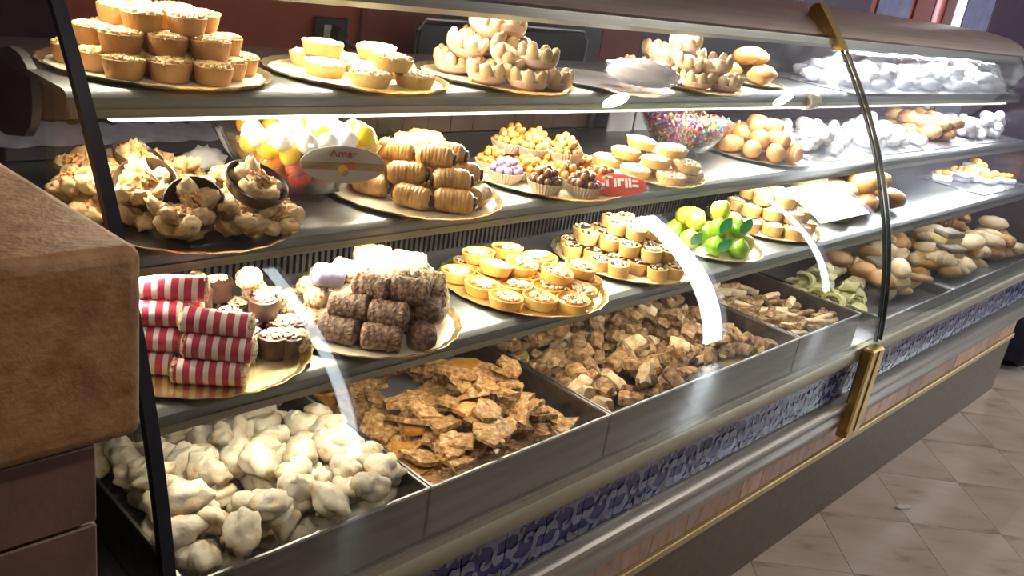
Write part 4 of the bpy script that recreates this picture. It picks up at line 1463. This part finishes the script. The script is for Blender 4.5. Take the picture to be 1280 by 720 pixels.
G = 'nut coated logs on the low shelf'
for l, ps in {0: [(-.02, -.105), (.045, -.108), (.100, -.07), (-.055, -.06), (.01, -.066), (.07, -.03), (-.06, -.01), (.005, -.02), (-.045, .04), (.03, .025), (.105, .025), (-.02, .085), (.045, .075), (.09, .075)],
              1: [(-.01, -.086), (.050, -.088), (.100, -.04), (-.03, -.042), (.03, -.045), (-.035, .002), (.035, -.002), (.095, .015), (-.01, .045), (.05, .045), (.0, .09), (.06, .09)],
              2: [(.015, -.062), (.070, -.058), (-.025, -.025), (.035, -.022), (.090, -.012), (.0, .022), (.060, .022), (-.01, .065), (.05, .062)]}.items():
    for (u, w) in ps:
        dark = (l == 0 and w < -.05 and u > -.03) or (l == 1 and w < -.03 and u > -.02) or (l == 2 and w < -.05)  # front logs get the darker coat in place of shade
        K = K_logd if dark else K_log
        K.put((.808 + u * cu - w * su, 1.015 + u * su + w * cu, Z3 + PT + l * .0290), (0, rnd(-.08, .08), A + (1.57 if u > .095 else 0) + rnd(-.25, .25)), rnd(.98, 1.06),
              '%s log, %s of the tall heap' % ('shade-darkened chopped-nut coated' if dark else 'pale chopped-nut coated', ('at the foot', 'in the second tier', 'on top')[l]), G)
for (u, w, l) in ((-.115, -.015, 0), (-.10, -.06, 0), (-.085, -.03, 1), (-.07, -.09, 0), (-.105, .04, 0), (-.08, .02, 1), (-.065, -.065, 1)):
    K_nutball.put((.808 + u * cu - w * su, 1.015 + u * su + w * cu, Z3 + PT + l * .032), (0, 0, rnd(0, 6)), rnd(.92, 1.05), 'ball coated in chopped nuts at the left side of the log heap', 'nut balls beside the logs')
u, w = -.055, -.055
K_lilac.put((.808 + u * cu - w * su, 1.015 + u * su + w * cu, Z3 + PT + .062), (0, .2, A + .5), 1, 'smooth lilac-grey log lying among the nut balls')
# jam tarts
plate(1.165, 1.012, Z3, .158, 'gold scalloped plate of jam tarts with nuts', inner='goldcard')
stack(K_jam, 1.165, 1.012, Z3 + PT, .160, .0302, .0225, 1, 'yellow-crusted jam tart strewn with nut chips, %s of its plate', 'jam tarts on the low shelf', .5, .002, .05)
for (u, w, t) in ((.055, -.015, .12), (-.055, -.035, .10), (-.09, .02, .08), (.02, .05, .1), (.10, .04, .1), (-.04, .075, .05), (-.01, .0, -.1)):
    K_jam.put((1.165 + u * cu - w * su, 1.012 + u * su + w * cu, Z3 + PT + .0235), (t, -t, rnd(0, 6)), 1, 'yellow-crusted jam tart strewn with nut chips, lying on the others', 'jam tarts on the low shelf')
# cup biscuits
plate(1.495, 1.030, Z3, .158, 'gold plate heaped with small filled cup biscuits', rim='goldcard')
stack(K_cup, 1.495, 1.030, Z3 + PT, .155, .0222, .0285, 3, 'small chocolate-filled biscuit cup, %s of its heap', 'filled cup biscuits on the low shelf', .9, .002, .10, shrink=.030)
# marzipan fruit
plate(1.795, 1.015, Z3, .130, 'gold plate of green and yellow marzipan fruit')
for i, (u, w, l) in enumerate(((-.085, -.01, 0), (-.055, -.065, 0), (.0, -.088, 0), (.055, -.07, 0), (.09, -.02, 0), (-.03, -.02, 0), (.03, -.028, 0), (-.06, .045, 0), (.0, .03, 0), (.06, .035, 0), (-.02, .085, 0), (.04, .085, 0),
                               (-.045, -.03, 1), (.005, -.055, 1), (.055, -.03, 1), (-.03, .02, 1), (.03, .01, 1), (0, -.015, 2), (-.07, .01, 1))):
    g = i in (0, 2, 5, 9, 13, 14, 3)
    o = K_fr.put((1.795 + u * cu - w * su, 1.015 + u * su + w * cu, Z3 + PT + l * .034), (rnd(-.5, .5), rnd(-.5, .5), rnd(0, 6)), 1.05,
                 '%s marzipan fruit, %s of the fruit plate' % ('bright green' if g else 'pale lemon yellow', ('at the foot', 'in the upper tier', 'on top')[l]), 'marzipan fruit on the low shelf', 0 if g else 1)
    if i in (1, 2, 13, 14):
        o.rotation_euler = (0, 0, 0)
        lfo = link('sugar_leaf', leaf_me, o, label='dark green leaf')
        xa = Vector((rnd(-.35, .1), rnd(-.5, -.2), rnd(.6, 1.0) if i > 5 else .5)).normalized()
        na = Vector((-.72, -.60, .45))
        ya = na.cross(xa).normalized()
        na = xa.cross(ya)
        p = Vector((-.016, -.016, .018))
        lfo.matrix_local = Matrix(((xa.x, ya.x, na.x, p.x), (xa.y, ya.y, na.y, p.y), (xa.z, ya.z, na.z, p.z), (0, 0, 0, 1))) @ Matrix.Scale(1.12, 4)
# cream cups
plate(2.125, 1.055, Z3, .150, 'gold plate of cream cup biscuits next to the marzipan fruit')
stack(K_cupc, 2.125, 1.055, Z3 + PT, .150, .0272, .0320, 3, 'round biscuit cup with a white cream top, %s of its pile', 'cream cup biscuits on the low shelf', .2, .002, .05, shrink=.030)
# buns right of the joint on the low shelf
row_heap(K_brown, 8, 2.62, 2.84, .98, 1.15, Z3 + .001, .058, .044, .066, Z3 + .075, 'large brown bun piled beside the glass joint on the low shelf', 'brown buns on the low shelf', tilt=.35)
row_heap(K_olive, 9, 2.38, 2.54, .98, 1.15, Z3 + .001, .05, .042, .055, Z3 + .07, 'bun olive-tinted for glass shade, left of the glass joint on the low shelf', 'glass-shaded buns on the low shelf', tilt=.3)
tr = link('silver_plate', MB().box((-.26, -.13, 0), (.26, .13, .004), bev=.0015).mesh('silver_plate', 'silver'))
tr.location = (3.80, 1.065, Z3)
tag(tr, 'silver card under the candied orange cakes at the far end', 'plate')
row_heap(K_orange, 16, 3.58, 4.0, .99, 1.14, Z3 + .004, .036, .032, .042, Z3 + .05, 'small white cake topped with candied orange, at the far end', 'candied orange cakes', tilt=.2)
# ------------------------------------------------------------------ tray fillings
a, b = TR[0]
hp = Heap(a, b, TYF, TYB, TZ0 + .040)
hp.h[:] = TZ0 + .034
hp.h += np.clip((1.02 - hp.gy) / .22, 0, 1)[None, :] * .016
c_ = 0
for i in range(900):
    x, y, aa = rnd(a + .028, b - .028), TYF + .032 + (TYB - TYF - .07) * (random.random() ** 1.25), rnd(0, PI)
    if (y > 1.10 and random.random() < .72) or (.57 < x < .63 and 1.0 < y < 1.07):
        continue
    z = hp.drop(x, y, .030, .022, aa, .036, .5)
    if z > .722 - max(0, y - .95) * .20:
        continue
    K_iced.put((x, y, z - .004), (rnd(-.5, .5), rnd(-.5, .5), aa), rnd(.9, 1.12), 'lumpy white-iced biscuit heaped in the steel tray at the case end', 'white iced biscuits in the end tray')
    c_ += 1
    if c_ > 135:
        break
a, b = TR[1]
hp = Heap(a, b, TYF, TYB, TZ0 + .036)
c_ = 0
for i in range(900):
    x, y, aa = rnd(a + .05, b - .05), TYF + .045 + (TYB - TYF - .09) * (random.random() ** .95), rnd(0, PI)
    if .93 < x < 1.06 and 1.06 < y < 1.17:
        continue
    z = hp.drop(x, y, .036, .024, aa, .008, .7)
    lim = TZ0 + .036 + .088 * max(0, 1 - ((x - 1.07) / .27) ** 2) * (1 if y < 1.05 else .5)
    if z > lim:
        continue
    K_brit.put((x, y, z), (rnd(-.3, .3) * (2.5 if c_ % 4 == 0 else 1), rnd(-.3, .3), aa), rnd(.95, 1.2), 'broken flat shard of golden nut brittle in the steel tray', 'brittle shards')
    c_ += 1
    if c_ > 285:
        break
a, b = TR[2]
hp = Heap(a, b, TYF, TYB, TZ0 + .034)
hp.h += .018 * np.exp(-((hp.gx - 1.58) / .22) ** 2)[:, None]
c_ = 0
for i in range(1600):
    x, y, aa = rnd(a + .03, b - .03), rnd(TYF + .032, TYB - .04), rnd(0, PI)
    z = hp.drop(x, y, .026, .018, aa, .022, .5)
    lim = .678 + .052 * math.exp(-((x - 1.58) / .26) ** 2) * (1 - .9 * max(0, y - 1.02))
    if z > lim:
        continue
    K_bis.put((x, y, z), (rnd(-.75, .75), rnd(-.75, .75), aa), rnd(.92, 1.12), 'cut chunk of brown biscotto heaped in the wide steel tray', 'biscotti chunks in the wide tray')
    c_ += 1
    if c_ > 292:
        break
a, b = TR[3]
hp = Heap(a, b, TYF, TYB, TZ0 + .040)
c_ = 0
for i in range(600):
    x, y, aa = rnd(a + .04, b - .04), rnd(TYF + .04, TYB - .05), -.3 + rnd(-.7, .7)
    z = hp.drop(x, y, .034, .011, aa, .016, .6)
    if z > .690:
        continue
    K_stick.put((x, y, z), (rnd(-.3, .3), rnd(-.2, .2), aa), rnd(.9, 1.1), 'brown biscotto stick in the smaller tray beside the brass post', 'biscotti sticks')
    c_ += 1
    if c_ > 85:
        break
row_heap(K_fold, 42, 2.34, 2.66, .86, 1.12, .610, .030, .026, .030, .690, 'pale green-yellow folded biscuit heaped by the glass joint', 'folded biscuits by the glass joint', tilt=.4)
hp = row_heap([K_bun, K_cro, K_bun, K_cro, K_bun], 84, 2.74, 4.04, .870, 1.16, .612, .055, .036, .048, .715,
              {'bread_roll': 'floury oval bread roll in the far heap of bread', 'croissant': 'golden croissant in the far heap of bread'}, 'bread heap at the far end', tilt=.3)
for K, x, y, lb in ((K_snail, 2.86, .90, 'coiled spiral roll at the near edge of the bread heap'), (K_snail, 2.97, .885, 'coiled spiral roll beside the other spiral roll'),
                    (K_cake, 2.95, 1.02, 'grey-topped cake slice lying left in the bread heap'), (K_cake, 3.18, .91, 'dark-topped cake slice at the front of the bread heap'), (K_cake, 3.33, .93, 'dark-topped cake slice farther along the bread heap')):
    z = hp.drop(x, y, .055, .035, -.3, .04, .7)
    K.put((x, y, z), (-.25 if K is K_snail else .1, .05, -.3 + rnd(-.2, .2)), 1.0, lb)
# ------------------------------------------------------------------ things behind the case
pl2 = empty('silver_platter', (.60, 1.43, Z2), 'long crinkled silver platter at the back left of the middle shelf', 'platter')
vs, fs = [], []
for i in range(41):
    for j in range(9):
        u, v = -.19 + .38 * i / 40, j / 8
        zz = .026 + .022 * v + .0025 * math.sin(i * 1.9) * v + .0015 * math.cos(j * 2 + i) + .012 * (u / .19) ** 2 * v * (1 if u < 0 else -.3)
        vs.append((u, -.034 + .034 * v, zz))
for i in range(40):
    for j in range(8):
        fs.append((i * 9 + j, (i + 1) * 9 + j, (i + 1) * 9 + j + 1, i * 9 + j + 1))
k = len(vs)
q = MB().add(vs + [(x, y, z - .003) for x, y, z in vs], fs + [tuple(reversed([p + k for p in f])) for f in fs])
link('foil_sheet', q.mesh('foil_sheet', 'platterfoil'), pl2)
link('platter_foot', MB().box((-.18, -.030, 0), (.18, -.004, .0225), bev=.002).mesh('platter_foot', 'dark'), pl2)
wr = link('white_meringue', MB().ball((0, 0, .018), (.032, .026, .019), 16, 10, .5, 3, 4).mesh('white_meringue', 'sugarcool', sharp=170))
wr.location = (.68, 1.30, Z2)
tag(wr, 'small white meringue by itself behind the walnut tray', 'meringue')
for i, (x0, w, h) in enumerate(((1.865, .11, .072), (1.985, .13, .082), (2.13, .12, .076))):
    p = MB()
    vs = []
    for k in range(9):
        f = k / 8
        vs += [(w * f, .004 * math.sin(f * 7 + i), 0), (w * f, .004 * math.sin(f * 7 + i), h * (1 - .22 * math.sin(f * 5 + i * 2) ** 2))]
    fs = [(2 * k, 2 * k + 2, 2 * k + 3, 2 * k + 1) for k in range(8)]
    n_ = len(vs)
    p.add(vs + [(x, y + .004, z) for x, y, z in vs], fs + [tuple(reversed([t + n_ for t in f])) for f in fs])
    o = link('paper_bag', p.mesh('paper_bag', 'paper'))
    o.location = (x0, 1.42, Z2)
    tag(o, 'white paper bag standing at the back, %s' % ('next to the metal frame edge', 'second from the metal frame', 'third from the metal frame')[i], 'bag', 'paper bags behind the middle shelf')
# back counter with lilac china
bc = empty('back_counter', (1.6, 2.1, 0), 'low dark work counter along the red back wall', 'counter')
for nm, a_, b_, m_ in (('counter_base', (-1.2, -.18, 0), (1.3, .28, .94), 'plum'), ('counter_top', (-1.22, -.2, .941), (1.32, .28, .975), 'dark')):
    link(nm, MB().box(a_, b_, bev=.004).mesh(nm, m_), bc)
for i, (x, y) in enumerate(((1.09, 2.0), (1.17, 2.03), (1.235, 2.0), (1.32, 2.05), (1.40, 2.02), (1.47, 2.06))):
    o = link('lilac_bowl', MB().lathe([(0, 0), (.022, 0), (.045, .03), (.05, .055), (.047, .055), (.04, .032), (0, .006)] if i % 2 else [(0, 0), (.05, .0), (.06, .03), (.045, .06), (0, .075)], 24).mesh('lilac_bowl', 'lilac'))
    o.location = (x, y, .9755)
    tag(o, 'lilac china bowl on the back counter behind the pale tarts' if i % 2 else 'upturned lilac china bowl on the back counter behind the pale tarts', 'bowl', 'lilac bowls on the back counter')
# wall socket with plug
so = empty('wall_socket', (1.655, 2.392, 1.135), 'black wall socket with a white insert and black plug on the red wall', 'socket')
link('socket_plate', MB().box((-.062, -.010, -.048), (.062, .006, .048), bev=.004).mesh('socket_plate', 'black'), so)
link('socket_insert', MB().box((-.03, -.013, -.026), (-.004, -.0105, .026), bev=.001).mesh('socket_insert', 'white'), so)
link('plug', MB().tube([(.016, -.012, 0), (.016, -.045, 0)], [.024, .020], 18).mesh('plug', 'black'), so)
link('cable', MB().tube([(.016, -.04, -.01), (.05, -.05, -.03), (.10, -.045, -.05), (.16, -.04, -.07), (.18, -.04, -.15)], .006, 8).mesh('cable', 'black'), so)
# panels on the back wall
PAN = [('pane_reflection_panel', -1.9, .875, 'plum', 'added dark panel for the violet reflections in the end pane'),  # added: darkens the wall in place of reflections in the end pane
       ('dark_red_panel', 1.765, 2.10, 'darkred', 'dark red panel on the wall right of the socket'), ('dark_doorway_panel', 2.10, 2.98, 'plum', 'dark plum panel on the back wall between red panels'),
       ('dark_red_panel', 2.98, 3.25, 'darkred', 'narrow dark red panel behind the right basket heap'), ('dark_doorway_panel', 3.25, 5.45, 'plum', 'wide dark plum panel on the back wall'),
       ('pale_panel', 5.55, 6.05, 'lilac', 'pale lilac panel high behind the hood'), ('dark_red_panel', 6.12, 6.42, 'darkred', 'dark red panel behind the hood beside the lit tube'), ('rose_panel', 6.44, 6.60, 'cp', 'rose panel right beside the lit tube'),
       ('pale_panel', 7.05, 7.6, 'lilac', 'pale lilac panel right of the lit tube'),
       ('dark_doorway_panel', 7.62, 9.95, 'plum', 'dark plum panel at the far end of the back wall')]
for nm, xa, xb, m_, lb in PAN:
    o = link(nm, MB().box((xa - (xa + xb) / 2, -.015, 0), (xb - (xa + xb) / 2, .0, 2.2), bev=.003).mesh(nm, m_))
    o.location = ((xa + xb) / 2, 2.399, .2)
    tag(o, lb, 'panel')
tl = empty('tube_lamp', (6.72, 2.33, .9), 'upright lit white tube lamp on the back wall behind the hood', 'lamp')
link('tube', MB().tube([(0, 0, 0), (0, 0, 1.5)], .04, 14).mesh('tube', 'tube'), tl)
link('lamp_base', MB().box((-.05, .0, -.04), (.05, .068, 1.54), bev=.005).mesh('lamp_base', 'white'), tl)
# two dark framed screens behind the baskets
for i, (x, w) in enumerate(((2.10, .19), (2.56, .20))):
    sc = empty('dark_screen', (x, 2.28, .976 if i == 0 else .976), 'dark flat screen with a bright metal edge behind the %s baskets' % ('left side of the left' if i == 0 else 'right side of the left'), 'screen')
    fr = MB().tube([(-w, 0, .02), (-w, 0, .20), (-w + .03, 0, .235), (w - .03, 0, .235), (w, 0, .20), (w, 0, .02)], .007, 8)
    link('metal_frame', fr.mesh('metal_frame', 'steel'), sc)
    link('screen_panel', MB().box((-w + .008, -.005, .0), (w - .008, .006, .222), bev=.003).mesh('screen_panel', 'black'), sc)
link('back_counter_extension', MB().box((1.32, -.18, 0), (3.6, .28, .974), bev=.003).mesh('back_counter_extension', 'plum'), bc)
# ceiling lamps
for i, (x, y) in enumerate(DOWNLIGHTS):
    d = empty('downlight', (x, y, 2.8), 'round recessed ceiling downlight in the row over the aisle', 'lamp', 'ceiling downlights')
    link('lamp_ring', MB().lathe([(.10, 0), (.125, 0), (.125, -.012), (.115, -.016), (.10, -.012)], 28).mesh('lamp_ring', 'white'), d)
    link('lamp_disc', MB().lathe([(0, -.006), (.1, -.006), (.1, -.010), (0, -.010)], 28).mesh('lamp_disc', 'disc'), d)
# floor bits
o = link('paper_scrap', MB().ball((0, 0, .004), (.030, .012, .004), 14, 8, .4, 2, 3).mesh('paper_scrap', 'white'))
o.location = (2.748, .648, .0)
o.rotation_euler = (0, 0, -.5)
tag(o, 'small white paper scrap lying on the marble floor', 'scrap')
bg = link('navy_bag', MB().ball((0, 0, .15), (.16, .13, .15), 22, 14, .22, 2, 8).mesh('navy_bag', 'navy'))
bg.location = (4.55, .86, 0)
tag(bg, 'dark navy cloth bag on the floor past the case end', 'bag')
bh = MB().tube([(-.06, 0, .27), (-.05, 0, .33), (0, 0, .36), (.05, 0, .33), (.06, 0, .27)], .010, 8)
link('bag_handle', bh.mesh('bag_handle', 'navy'), bg)

# ------------------------------------------------------------------ where each look-alike lies in its heap
sets = {}
for o in COL.objects:
    if o.get('group') and o.get('category'):
        sets.setdefault((o['group'], o['label']), []).append(o)
boxes = {}
ax_u, ax_w = Vector((.74, -.67, 0)), Vector((.67, .74, 0))
for (g, l), os_ in sets.items():
    for o in os_:
        u, w = o.location.dot(ax_u), o.location.dot(ax_w)
        b = boxes.setdefault(g, [1e9, -1e9, 1e9, -1e9, 1e9, -1e9])
        for k, q in ((0, u), (2, w), (4, o.location.z)):
            b[k], b[k + 1] = min(b[k], q), max(b[k + 1], q)
for (g, l), os_ in sets.items():
    if len(os_) < 2 or os_[0]['category'] in ('lamp',):
        continue
    b = boxes[g]
    fine = len(os_) > 40
    nu = ('far left', 'left', 'centre', 'right', 'far right') if fine else ('left', 'centre', 'right')
    nw = ('front', 'middle', 'rear', 'back') if fine else ('front', 'middle', 'back')
    for o in os_:
        u, w = o.location.dot(ax_u), o.location.dot(ax_w)
        fu = nu[min(len(nu) - 1, int(len(nu) * (u - b[0]) / (b[1] - b[0] + 1e-6)))]
        fw = nw[min(len(nw) - 1, int(len(nw) * (w - b[2]) / (b[3] - b[2] + 1e-6)))]
        t = ', %s %s' % (fw, fu)
        if fine:
            t += ', upper' if o.location.z > (b[4] + b[5]) / 2 else ', lower'
        if len((l + t).split()) <= 16:
            o['label'] = l + t
